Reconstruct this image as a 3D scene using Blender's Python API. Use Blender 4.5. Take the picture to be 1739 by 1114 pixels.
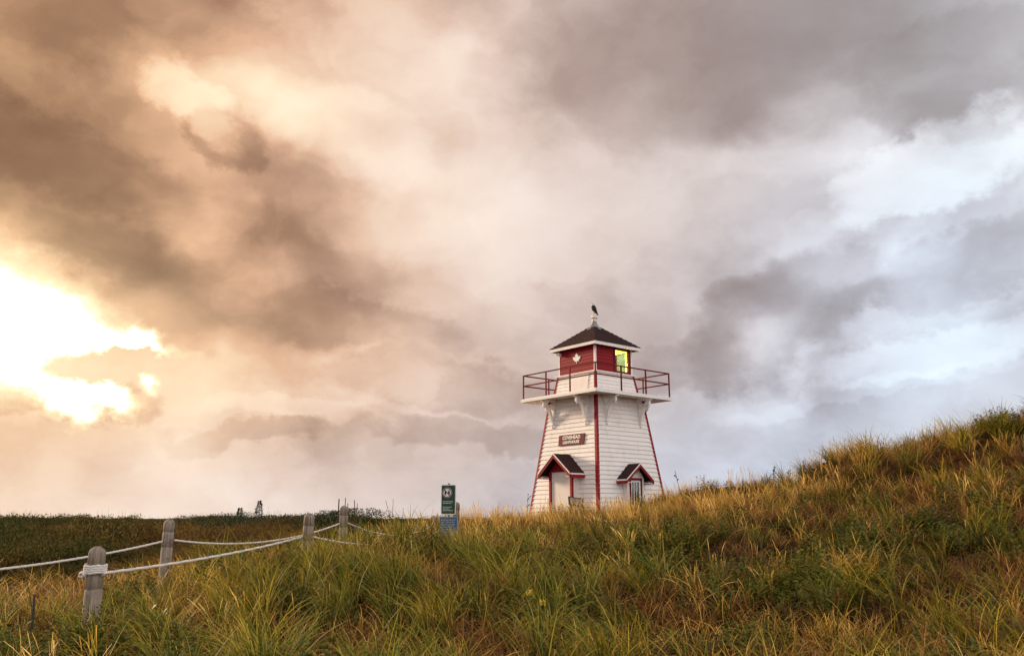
import bpy, bmesh, math, random
import numpy as np
from mathutils import Vector, Matrix, Euler

scene = bpy.context.scene
col = scene.collection
for o in list(bpy.data.objects):
    bpy.data.objects.remove(o)
random.seed(7)
rng = np.random.default_rng(11)
R = math.radians

# ------------------------------------------------------------------ camera
PW, PH = 1739.0, 1114.0
FPX = 1450.0
HORIZON = 880.0
EYE = 1.6
PITCH = math.atan((HORIZON - PH / 2) / FPX)
cam_data = bpy.data.cameras.new('camera')
cam_data.sensor_width = 36.0
cam_data.lens = 36.0 * FPX / PW
cam_data.clip_start = 0.05
cam_data.clip_end = 9000
cam = bpy.data.objects.new('camera', cam_data)
cam.location = (0, 0, EYE)
cam.rotation_euler = (math.pi / 2 + PITCH, 0, 0)
col.objects.link(cam)
scene.camera = cam
_cp, _sp = math.cos(PITCH), math.sin(PITCH)

def ray(px, py):
    a = (px - PW / 2) / FPX
    b = (PH / 2 - py) / FPX
    return np.array((a, _cp - b * _sp, _sp + b * _cp))

def at(px, py, Y):
    """survey helper: world point seen at a photo position, Y metres ahead"""
    d = ray(px, py)
    p = d * (Y / d[1])
    return Vector((p[0], p[1], p[2] + EYE))

def proj(p):
    x, y, z = p[0], p[1], p[2] - EYE
    dep = y * _cp + z * _sp
    return PW / 2 + FPX * x / dep, PH / 2 - FPX * (-y * _sp + z * _cp) / dep

# ------------------------------------------------------------------ light and exposure
scene.view_settings.view_transform = 'Standard'
scene.view_settings.look = 'None'
scene.view_settings.exposure = 0.25
scene.view_settings.gamma = 1.0
scene.view_settings.use_curve_mapping = False
scene.cycles.use_denoising = True
scene.cycles.max_bounces = 6
scene.cycles.transparent_max_bounces = 12

SUN_AZ = R(-56.0)      # just left of the view, where the torn bright gap leads
SUN_EL = R(14.0)
sun_dir = Vector((math.sin(SUN_AZ) * math.cos(SUN_EL), math.cos(SUN_AZ) * math.cos(SUN_EL), math.sin(SUN_EL)))
sd = bpy.data.lights.new('sun', 'SUN')
sd.energy = 4.2
sd.angle = R(12)
sd.color = (1.0, 0.80, 0.56)
sun = bpy.data.objects.new('sun', sd)
sun.rotation_euler = sun_dir.to_track_quat('Z', 'Y').to_euler()
sun.location = (-40, 60, 40)
col.objects.link(sun)

def lin(c):
    return tuple(((v / 255.0) / 12.92 if v / 255.0 <= 0.04045 else ((v / 255.0 + 0.055) / 1.055) ** 2.4) for v in c)

# ------------------------------------------------------------------ sky
world = bpy.data.worlds.new('World')
scene.world = world
world.use_nodes = True
world.cycles.sampling_method = 'MANUAL'
world.cycles.sample_map_resolution = 512
wt = world.node_tree
wt.nodes.clear()

class NB:
    """small node-tree builder"""
    def __init__(self, tree):
        self.t = tree
    def put(self, sock, v):
        if isinstance(v, bpy.types.NodeSocket):
            self.t.links.new(v, sock)
        elif v is not None:
            sock.default_value = v
    def node(self, kind, **kw):
        n = self.t.nodes.new(kind)
        for k, v in kw.items():
            setattr(n, k, v)
        return n
    def math(self, op, a, b=None, c=None, clamp=False):
        n = self.node('ShaderNodeMath', operation=op, use_clamp=clamp)
        self.put(n.inputs[0], a)
        self.put(n.inputs[1], b)
        self.put(n.inputs[2], c)
        return n.outputs[0]
    def vmath(self, op, a, b=None, scale=None):
        n = self.node('ShaderNodeVectorMath', operation=op)
        self.put(n.inputs[0], a)
        if b is not None:
            self.put(n.inputs[1], b)
        if scale is not None:
            self.put(n.inputs['Scale'], scale)
        return n.outputs['Value'] if op in ('DOT_PRODUCT', 'LENGTH', 'DISTANCE') else n.outputs['Vector']
    def maprange(self, v, a, b, c=0.0, d=1.0, interp='SMOOTHSTEP'):
        n = self.node('ShaderNodeMapRange', interpolation_type=interp)
        self.put(n.inputs[0], v)
        for i, x in enumerate((a, b, c, d)):
            self.put(n.inputs[1 + i], x)
        return n.outputs[0]
    def noise(self, vec, scale, detail=4, rough=0.5, dist=0.0, w=None):
        n = self.node('ShaderNodeTexNoise')
        if w is not None:
            n.noise_dimensions = '4D'
            self.put(n.inputs['W'], w)
        if vec is not None:
            self.put(n.inputs['Vector'], vec)
        self.put(n.inputs['Scale'], scale)
        self.put(n.inputs['Detail'], detail)
        self.put(n.inputs['Roughness'], rough)
        self.put(n.inputs['Distortion'], dist)
        return n.outputs
    def ramp(self, fac, stops, interp='LINEAR'):
        n = self.node('ShaderNodeValToRGB')
        r = n.color_ramp
        r.interpolation = interp
        while len(r.elements) < len(stops):
            r.elements.new(0.5)
        for e, (p, c) in zip(r.elements, sorted(stops, key=lambda s: s[0])):
            e.position = p
            e.color = (c, c, c, 1) if isinstance(c, (int, float)) else (*c[:3], 1)
        self.put(n.inputs[0], fac)
        return n.outputs[0]
    def mix(self, f, a, b, blend='MIX', clamp=False):
        n = self.node('ShaderNodeMix', data_type='RGBA', blend_type=blend, clamp_result=clamp)
        self.put(n.inputs[0], f)
        self.put(n.inputs[6], (*a, 1) if isinstance(a, tuple) and len(a) == 3 else a)
        self.put(n.inputs[7], (*b, 1) if isinstance(b, tuple) and len(b) == 3 else b)
        return n.outputs[2]
    def lerp(self, f, a, b):
        n = self.node('ShaderNodeMix', data_type='FLOAT')
        self.put(n.inputs[0], f)
        self.put(n.inputs[2], a)
        self.put(n.inputs[3], b)
        return n.outputs[0]
BANKS = [
    (80, 265, 210, 75, -14, 0.30, 0.1), (430, 440, 210, 95, -24, 0.14, 0.2), (640, 555, 170, 42, -8, 0.20, 0.2), (745, 650, 180, 42, -6, 0.24, 0.3),
    (345, 165, 95, 38, -42, -0.36, 0.2), (405, 240, 62, 46, -20, 0.30, 0.3), (1130, 130, 280, 110, -6, 0.16, 0.1), (1650, 130, 150, 80, -8, 0.28, 0.4),
    (1585, 285, 150, 70, 14, -0.55, 0.4), (1330, 535, 170, 85, 32, 0.50, 0.2), (1140, 630, 130, 52, 8, 0.24, 0.2), (1640, 450, 210, 45, 12, 0.26, 0.2),
    (1570, 592, 150, 36, 14, -0.36, 0.2), (235, 692, 48, 36, 0, 0.34, 0.3), (60, 700, 110, 24, -6, 0.26, 0.3), (840, 735, 230, 26, -3, 0.20, 0.2),
    (430, 742, 120, 22, 4, 0.22, 0.2), (520, 700, 160, 26, -4, -0.20, 0.2), (1450, 660, 200, 20, 10, -0.16, 0.2), (600, 215, 150, 60, -20, -0.2, 0.1),
]
CAL = np.array([[-10, -12, -51, -64, -11, -55, -6, -46, -40, -74, -25, -38], [-28, -24, 16, 17, -6, 26, -26, -27, -89, -61, -13, 0], [12, -4, 16, 27, -52, -16, -35, 15, -85, 110, -69, -38], [-49, -2, 66, -89, 44, 23, -33, -39, 72, -110, -45, -33], [0, -110, -3, 32, -83, 17, -23, 8, -105, 83, -18, -1], [0, 0, -27, 4, 28, -40, -20, -43, 110, -63, 51, -109], [0, 0, 23, -15, 21, 6, -66, -9, 0, -92, -10, -46], [-18, -53, 48, -62, -41, -37, -40, 6, -50, -4, -50, -48], [-20, 50, -13, -4, -14, -51, 0, -51, -27, -36, -22, -67]])
def build_sky():
    # cloud brightness survey of the sky: (photo column, photo row) -> brightness
    XS = [0, 160, 320, 480, 640, 800, 960, 1120, 1280, 1440, 1600, 1739]
    YS = [0, 110, 220, 330, 440, 550, 660, 770, 860]
    L = np.array([
        [146, 135, 160, 188, 215, 198, 178, 156, 156, 156, 167, 181],
        [158, 149, 208, 213, 220, 221, 164, 158, 152, 162, 171, 186],
        [120, 137, 192, 230, 226, 217, 197, 178, 172, 216, 190, 222],
        [155, 133, 176, 160, 218, 231, 219, 215, 209, 223, 240, 222],
        [222, 151, 167, 164, 200, 226, 217, 202, 193, 208, 206, 198],
        [235, 222, 187, 155, 182, 200, 198, 187, 192, 190, 233, 220],
        [232, 226, 232, 213, 204, 188, 181, 174, 193, 206, 221, 222],
        [213, 218, 228, 206, 197, 195, 196, 204, 206, 208, 214, 214],
        [222, 226, 228, 222, 212, 200, 200, 206, 210, 212, 214, 214]], float)
    L = L + CAL
    def lum_at(px, py):
        px = min(max(px, XS[0]), XS[-1]); py = min(max(py, YS[0]), YS[-1])
        i = max(0, min(len(XS) - 2, int(np.searchsorted(XS, px) - 1)))
        j = max(0, min(len(YS) - 2, int(np.searchsorted(YS, py) - 1)))
        u = (px - XS[i]) / (XS[i + 1] - XS[i]); v = (py - YS[j]) / (YS[j + 1] - YS[j])
        return (L[j, i] * (1 - u) + L[j, i + 1] * u) * (1 - v) + (L[j + 1, i] * (1 - u) + L[j + 1, i + 1] * u) * v

    b = NB(wt)
    tc = b.node('ShaderNodeTexCoord')
    d0 = tc.outputs['Generated']
    # billowing: the direction is pushed about by two scales of noise, flattened towards the horizon
    flat = b.vmath('MULTIPLY', d0, (1.0, 1.0, 1.35))
    n1 = b.vmath('SUBTRACT', b.noise(flat, 5.5, 3, 0.5)['Color'], (0.5, 0.5, 0.5))
    n2 = b.vmath('SUBTRACT', b.noise(flat, 15.0, 6, 0.56)['Color'], (0.5, 0.5, 0.5))
    w1 = b.vmath('SCALE', n1, scale=0.13)
    w2 = b.vmath('SCALE', n2, scale=0.06)
    d = b.vmath('NORMALIZE', b.vmath('ADD', b.vmath('ADD', d0, w1), w2))
    sp = b.node('ShaderNodeSeparateXYZ'); wt.links.new(d, sp.inputs[0])
    az = b.math('ARCTAN2', sp.outputs[0], sp.outputs[1])
    el = b.math('ARCSINE', b.math('MINIMUM', b.math('MAXIMUM', sp.outputs[2], -1.0), 1.0))
    fac = b.math('MULTIPLY_ADD', az, 1 / (2 * math.pi), 0.5)

    # cloud thickness, one ring of cloud per elevation band all round the horizon
    def thick(lum):       # bright sky = thin, dark = thick
        return float(np.clip((246 - lum) / 128.0 * 1.0 + 0.25, 0.0, 2.0) / 2)
    els = [0.0, 2.2, 5.0, 8.5, 12.0, 15.5, 19.0, 22.5, 26.0, 30.0, 34.0]
    azs_in = [-34, -29, -24.5, -20, -15.5, -11, -6.5, -2, 2.5, 7, 11.5, 16, 20.5, 25, 29, 33]
    azs_out = [-170, -140, -112, -88, -68, -50, 50, 68, 88, 112, 140, 170]
    rr = np.random.default_rng(5)
    D = None
    prev = None
    for k, e in enumerate(els + [48.0, 66.0]):
        stops = []
        for a in azs_in:
            dv = np.array((math.sin(R(a)) * math.cos(R(e)), math.cos(R(a)) * math.cos(R(e)), math.sin(R(e))))
            px, py = proj((dv[0], dv[1], dv[2] + EYE))
            val = thick(lum_at(px, py)) if e <= 34 else 0.33 + 0.12 * (rr.random() - 0.5)
            stops.append((a / 360 + 0.5, val))
        for a in azs_out:
            stops.append((a / 360 + 0.5, 0.31 + 0.20 * (rr.random() - 0.5)))  # cloud out of view kept thin, to brighten the ground and tower
        cur = b.ramp(fac, stops, 'CARDINAL')
        if D is None:
            D = cur
        else:
            D = b.lerp(b.maprange(el, R(prev), R(e)), D, cur)
        prev = e
    D = b.math('MULTIPLY_ADD', D, 2.0, -0.25)
    # single cloud banks and rifts with torn edges: place, half axes, slope, thickness
    nk = b.vmath('SUBTRACT', b.noise(flat, 8.0, 7, 0.62)['Color'], (0.5, 0.5, 0.5))
    dk = b.vmath('ADD', d0, b.vmath('SCALE', nk, scale=0.12))
    def bank(px, py, rx, ry, ang, wgt, soft=0.45):
        dv = Vector(ray(px, py)).normalized()
        right = -(Vector((0, 0, 1)).cross(dv)).normalized()
        up = right.cross(dv).normalized()
        a = R(ang)
        e1 = (right * math.cos(a) + up * math.sin(a)) * (FPX / rx)
        e2 = (up * math.cos(a) - right * math.sin(a)) * (FPX / ry)
        u = b.vmath('DOT_PRODUCT', dk, tuple(e1)); v = b.vmath('DOT_PRODUCT', dk, tuple(e2))
        r2 = b.math('MULTIPLY_ADD', u, u, b.math('MULTIPLY', v, v))
        return b.maprange(r2, soft + 0.25, 1.45, wgt, 0.0)
    for spec in BANKS:
        D = b.math('ADD', D, bank(*spec))
    # finer cloud texture: soft billows plus torn wisps
    nf = b.noise(b.vmath('ADD', b.vmath('MULTIPLY', d0, (1, 1, 1.5)), b.vmath('SCALE', n2, scale=0.10)), 8.0, 7, 0.53, 0.3)['Fac']
    nb = b.noise(b.vmath('MULTIPLY', d0, (1, 1, 2.0)), 3.4, 4, 0.5, 0.4)['Fac']
    D = b.math('ADD', D, b.math('MULTIPLY', b.math('SUBTRACT', b.maprange(nf, 0.25, 0.75), 0.5), 0.33))
    D = b.math('ADD', D, b.math('MULTIPLY', b.math('SUBTRACT', nb, 0.5), 0.16))
    D = b.math('MULTIPLY_ADD', b.math('TANH', b.math('MULTIPLY', b.math('SUBTRACT', D, 0.5), 1.55)), 0.56, 0.5, clamp=True)

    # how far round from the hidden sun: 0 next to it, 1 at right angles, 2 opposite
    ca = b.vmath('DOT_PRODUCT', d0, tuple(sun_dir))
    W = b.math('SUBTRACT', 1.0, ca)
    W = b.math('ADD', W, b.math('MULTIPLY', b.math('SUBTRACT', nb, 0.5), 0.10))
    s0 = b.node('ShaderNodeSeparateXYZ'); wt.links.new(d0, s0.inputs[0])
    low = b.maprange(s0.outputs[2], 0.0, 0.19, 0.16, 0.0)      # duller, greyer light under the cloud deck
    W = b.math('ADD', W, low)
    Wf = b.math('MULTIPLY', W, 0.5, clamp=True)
    # cloud light by angle from the sun (backlit -> sidelit -> frontlit, raised out of view to brighten the walls)
    def P(*rows):
        return [(p, lin(c) if max(c) <= 255 else tuple(v * c[0] / 255 for v in lin((255, c[1], c[2])))) for p, c in rows]
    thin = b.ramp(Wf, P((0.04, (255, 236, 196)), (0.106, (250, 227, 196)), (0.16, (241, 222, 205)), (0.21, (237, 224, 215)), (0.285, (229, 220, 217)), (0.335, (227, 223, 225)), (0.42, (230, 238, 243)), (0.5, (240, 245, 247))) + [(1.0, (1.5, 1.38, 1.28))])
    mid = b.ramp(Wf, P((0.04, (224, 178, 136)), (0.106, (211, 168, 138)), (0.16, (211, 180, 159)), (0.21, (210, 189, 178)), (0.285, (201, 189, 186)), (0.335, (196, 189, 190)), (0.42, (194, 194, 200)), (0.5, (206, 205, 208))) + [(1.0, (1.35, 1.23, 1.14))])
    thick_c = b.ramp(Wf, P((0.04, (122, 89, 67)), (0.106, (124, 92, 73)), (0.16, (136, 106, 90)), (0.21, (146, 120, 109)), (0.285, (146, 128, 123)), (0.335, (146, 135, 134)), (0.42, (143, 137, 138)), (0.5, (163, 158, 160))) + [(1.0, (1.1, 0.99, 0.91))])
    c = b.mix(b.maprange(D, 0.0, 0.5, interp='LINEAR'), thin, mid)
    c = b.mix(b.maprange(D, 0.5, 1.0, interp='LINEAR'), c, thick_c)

    # lower banks away from the sun catch the blue of the open sky
    cool = b.math('MULTIPLY', b.maprange(W, 0.50, 0.72), b.maprange(s0.outputs[2], 0.42, 0.24))
    c = b.mix(cool, c, b.mix(1.0, c, (0.94, 1.0, 1.08), 'MULTIPLY'))

    # the torn gap in front of the sun
    def gap(px, py, rx, ry, ang):
        dv = Vector(ray(px, py)).normalized()
        right = Vector((0, 0, 1)).cross(dv); right = -right.normalized()
        up = right.cross(dv).normalized()
        a = R(ang)
        e1 = right * math.cos(a) + up * math.sin(a)
        e2 = -right * math.sin(a) + up * math.cos(a)
        u = b.math('MULTIPLY', b.vmath('DOT_PRODUCT', dg, tuple(e1)), FPX / rx)
        v = b.math('MULTIPLY', b.vmath('DOT_PRODUCT', dg, tuple(e2)), FPX / ry)
        r2 = b.math('ADD', b.math('MULTIPLY', u, u), b.math('MULTIPLY', v, v))
        front = b.math('GREATER_THAN', b.vmath('DOT_PRODUCT', dg, tuple(dv)), 0.5)
        return b.math('MULTIPLY', b.math('EXPONENT', b.math('MULTIPLY', r2, -1.0)), front)
    ng = b.vmath('SUBTRACT', b.noise(flat, 14.0, 7, 0.62)['Color'], (0.5, 0.5, 0.5))
    dg = b.vmath('NORMALIZE', b.vmath('ADD', d0, b.vmath('SCALE', ng, scale=0.09)))
    G = gap(-10, 540, 150, 70, -14)
    G = b.math('ADD', G, gap(-450, 520, 340, 120, 0))
    G = b.math('ADD', G, gap(238, 582, 80, 17, -8))
    G = b.math('ADD', G, gap(105, 668, 88, 22, -14))
    G = b.math('ADD', G, b.math('MULTIPLY', gap(266, 642, 20, 28, 0), 0.8))
    G = b.math('SUBTRACT', G, b.math('MULTIPLY', gap(190, 624, 92, 28, 12), 1.6))
    G = b.math('SUBTRACT', G, b.math('MULTIPLY', gap(14, 566, 16, 26, 0), 0.9))
    edge = b.maprange(G, 0.38, 0.80)
    c = b.mix(b.maprange(G, 0.16, 0.50), c, (1.08, 0.86, 0.54))
    c = b.mix(edge, c, (2.2, 1.95, 1.55))
    # forward-scattered light round the gap
    halo = b.math('MULTIPLY', b.math('MAXIMUM', b.maprange(G, 0.0, 0.34), b.math('MULTIPLY', gap(40, 570, 330, 170, -10), 0.8)), b.math('SUBTRACT', 1.0, edge))
    c = b.mix(b.math('MULTIPLY', halo, 0.32), c, (1.0, 0.76, 0.44))

    # clear sky behind the clouds
    sky = b.node('ShaderNodeTexSky', sky_type='NISHITA', sun_disc=False)
    sky.sun_elevation = SUN_EL
    sky.sun_rotation = SUN_AZ
    sky.air_density = 1.0
    sky.dust_density = 1.5
    clear = b.maprange(D, 0.12, 0.0)
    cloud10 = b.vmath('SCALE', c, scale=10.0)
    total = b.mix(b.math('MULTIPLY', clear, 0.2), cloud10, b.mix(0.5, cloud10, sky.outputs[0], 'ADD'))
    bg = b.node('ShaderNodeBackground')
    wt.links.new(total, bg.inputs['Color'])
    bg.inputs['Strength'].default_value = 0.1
    out = b.node('ShaderNodeOutputWorld')
    wt.links.new(bg.outputs[0], out.inputs['Surface'])

build_sky()
# ------------------------------------------------------------------ materials
MATS = {}
def new_mat(name):
    m = bpy.data.materials.new(name)
    m.use_nodes = True
    m.node_tree.nodes.clear()
    return m, NB(m.node_tree)

def finish(m, b, shader):
    out = b.node('ShaderNodeOutputMaterial')
    b.t.links.new(shader, out.inputs['Surface'])
    MATS[m.name] = m
    return m

def bsdf(b, colour, rough=0.6, bump=None, bump_d=0.01, bump_s=0.6, metallic=0.0, spec=0.5):
    n = b.node('ShaderNodeBsdfPrincipled')
    b.put(n.inputs['Base Color'], (*colour, 1) if isinstance(colour, tuple) else colour)
    b.put(n.inputs['Roughness'], rough)
    n.inputs['Metallic'].default_value = metallic
    n.inputs['Specular IOR Level'].default_value = spec
    if bump is not None:
        bn = b.node('ShaderNodeBump')
        bn.inputs['Distance'].default_value = bump_d
        bn.inputs['Strength'].default_value = bump_s
        b.put(bn.inputs['Height'], bump)
        b.t.links.new(bn.outputs[0], n.inputs['Normal'])
    return n.outputs[0]

def paint(name, base, dirt, rough=0.7, streak=0.5, amt=0.35, spec=0.15):
    """weathered exterior paint: rain streaks, grime blotches, slight relief"""
    m, b = new_mat(name)
    tc = b.node('ShaderNodeTexCoord').outputs['Object']
    st = b.noise(b.vmath('MULTIPLY', tc, (7, 7, 0.7)), 1.6, 5, 0.6)['Fac']
    bl = b.noise(tc, 1.3, 5, 0.6)['Fac']
    rnd = b.node('ShaderNodeObjectInfo').outputs['Random']
    f = b.math('MULTIPLY', b.maprange(b.math('ADD', b.math('MULTIPLY', st, streak), b.math('MULTIPLY', bl, 1 - streak)), 0.45, 0.75), amt)
    c = b.mix(f, base, dirt)
    c = b.mix(b.math('MULTIPLY', rnd, 0.08), c, tuple(v * 0.82 for v in base))
    fine = b.noise(tc, 60, 3, 0.5)['Fac']
    return finish(m, b, bsdf(b, c, rough, fine, 0.002, 0.3, spec=spec))

paint('white_paint', (0.88, 0.82, 0.785), (0.50, 0.42, 0.36), amt=0.42)
paint('cream_paint', (0.84, 0.75, 0.69), (0.55, 0.46, 0.39), amt=0.35)
paint('red_paint', (0.27, 0.012, 0.018), (0.18, 0.012, 0.015), rough=0.65, amt=0.5)
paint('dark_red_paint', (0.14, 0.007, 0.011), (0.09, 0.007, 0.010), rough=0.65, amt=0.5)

def make_shingle():
    m, b = new_mat('roof_shingle')
    tc = b.node('ShaderNodeTexCoord').outputs['Object']
    n = b.noise(tc, 9, 5, 0.65)['Fac']
    g = b.noise(tc, 90, 2, 0.5)['Fac']
    sp = b.node('ShaderNodeSeparateXYZ'); b.put(sp.inputs[0], tc)
    course = b.math('FRACT', b.math('MULTIPLY', sp.outputs[2], 9.0))
    c = b.mix(b.maprange(n, 0.3, 0.7), (0.024, 0.011, 0.011), (0.050, 0.022, 0.022))
    c = b.mix(b.math('MULTIPLY', g, 0.3), c, (0.075, 0.038, 0.036))
    h = b.math('ADD', b.math('MULTIPLY', course, 0.7), b.math('MULTIPLY', g, 0.4))
    finish(m, b, bsdf(b, c, 0.85, h, 0.015, 0.7, spec=0.08))
make_shingle()

def make_wood():
    m, b = new_mat('weathered_wood')
    tc = b.node('ShaderNodeTexCoord').outputs['Object']
    gr = b.noise(b.vmath('MULTIPLY', tc, (26, 26, 1.1)), 1.0, 6, 0.62)['Fac']
    bl = b.noise(tc, 4.0, 5, 0.6)['Fac']
    vo = b.noise(b.vmath('MULTIPLY', tc, (60, 60, 1.6)), 1.0, 3, 0.5)['Fac']
    c = b.ramp(gr, [(0.28, (0.075, 0.050, 0.036)), (0.46, (0.23, 0.175, 0.135)), (0.62, (0.33, 0.265, 0.215)), (0.8, (0.18, 0.135, 0.10))])
    c = b.mix(b.math('MULTIPLY', b.maprange(bl, 0.52, 0.66), 0.65), c, (0.10, 0.075, 0.06))
    lic = b.noise(tc, 11, 4, 0.6)['Fac']
    c = b.mix(b.math('MULTIPLY', b.maprange(lic, 0.60, 0.70), 0.5), c, (0.30, 0.27, 0.20))
    cr = b.maprange(vo, 0.62, 0.70)
    c = b.mix(b.math('MULTIPLY', cr, 0.8), c, (0.045, 0.035, 0.03))
    h = b.math('SUBTRACT', gr, b.math('MULTIPLY', cr, 0.9))
    finish(m, b, bsdf(b, c, 0.85, h, 0.012, 0.8, spec=0.2))
make_wood()

def plain(name, colour, rough=0.6, var=0.25, scale=20, metallic=0.0, spec=0.5):
    m, b = new_mat(name)
    tc = b.node('ShaderNodeTexCoord').outputs['Object']
    n = b.noise(tc, scale, 4, 0.6)['Fac']
    c = b.mix(n, tuple(v * (1 - var) for v in colour), tuple(min(1, v * (1 + var)) for v in colour))
    return finish(m, b, bsdf(b, c, rough, n, 0.003, 0.3, metallic, spec))

plain('rope_fibre', (0.66, 0.60, 0.55), 0.85, 0.22, 60, spec=0.2)
plain('grey_metal', (0.20, 0.19, 0.19), 0.45, 0.25, 14, metallic=0.7)
plain('zinc', (0.24, 0.235, 0.24), 0.5, 0.3, 10, metallic=0.4)
plain('dark_iron', (0.022, 0.018, 0.017), 0.7, 0.3, 20)
plain('dark_stem', (0.060, 0.045, 0.032), 0.9, 0.3, 30, spec=0.2)
plain('dark_feather', (0.020, 0.016, 0.015), 0.7, 0.4, 60, spec=0.3)
plain('white_feather', (0.72, 0.66, 0.60), 0.8, 0.15, 60, spec=0.2)
plain('beak', (0.55, 0.34, 0.06), 0.5, 0.1, 30)
plain('sign_green', (0.010, 0.040, 0.022), 0.5, 0.15, 8)
plain('sign_white', (0.72, 0.70, 0.67), 0.5, 0.08, 12)
plain('sign_mint', (0.36, 0.46, 0.38), 0.5, 0.1, 12)
plain('sign_blue', (0.035, 0.090, 0.17), 0.5, 0.2, 8)
plain('sign_pale_blue', (0.26, 0.34, 0.42), 0.5, 0.2, 10)
plain('sign_red', (0.17, 0.025, 0.028), 0.5, 0.1, 12)
plain('dark_interior', (0.010, 0.009, 0.009), 0.8, 0.2, 5)  # near-black colour in place of the bay's unlit inside
plain('room_paint', (0.74, 0.78, 0.50), 0.6, 0.05, 5)
plain('flower_yellow', (0.62, 0.40, 0.03), 0.7, 0.25, 200, spec=0.2)
plain('bark', (0.075, 0.058, 0.045), 0.9, 0.3, 30, spec=0.2)

def make_glass(name, tint, gloss):
    m, b = new_mat(name)
    t = b.node('ShaderNodeBsdfTransparent'); t.inputs[0].default_value = (*tint, 1)
    g = b.node('ShaderNodeBsdfGlossy'); g.inputs['Roughness'].default_value = 0.03
    mx = b.node('ShaderNodeMixShader')
    fr = b.node('ShaderNodeLayerWeight'); fr.inputs[0].default_value = 0.5
    b.put(mx.inputs[0], b.math('MULTIPLY_ADD', b.math('POWER', fr.outputs['Facing'], 4.0), 0.9, gloss, clamp=True))
    b.t.links.new(t.outputs[0], mx.inputs[1]); b.t.links.new(g.outputs[0], mx.inputs[2])
    finish(m, b, mx.outputs[0])
make_glass('lamp_glass', (0.90, 0.97, 0.80), 0.02)
make_glass('window_glass', (0.85, 0.88, 0.86), 0.06)

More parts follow.
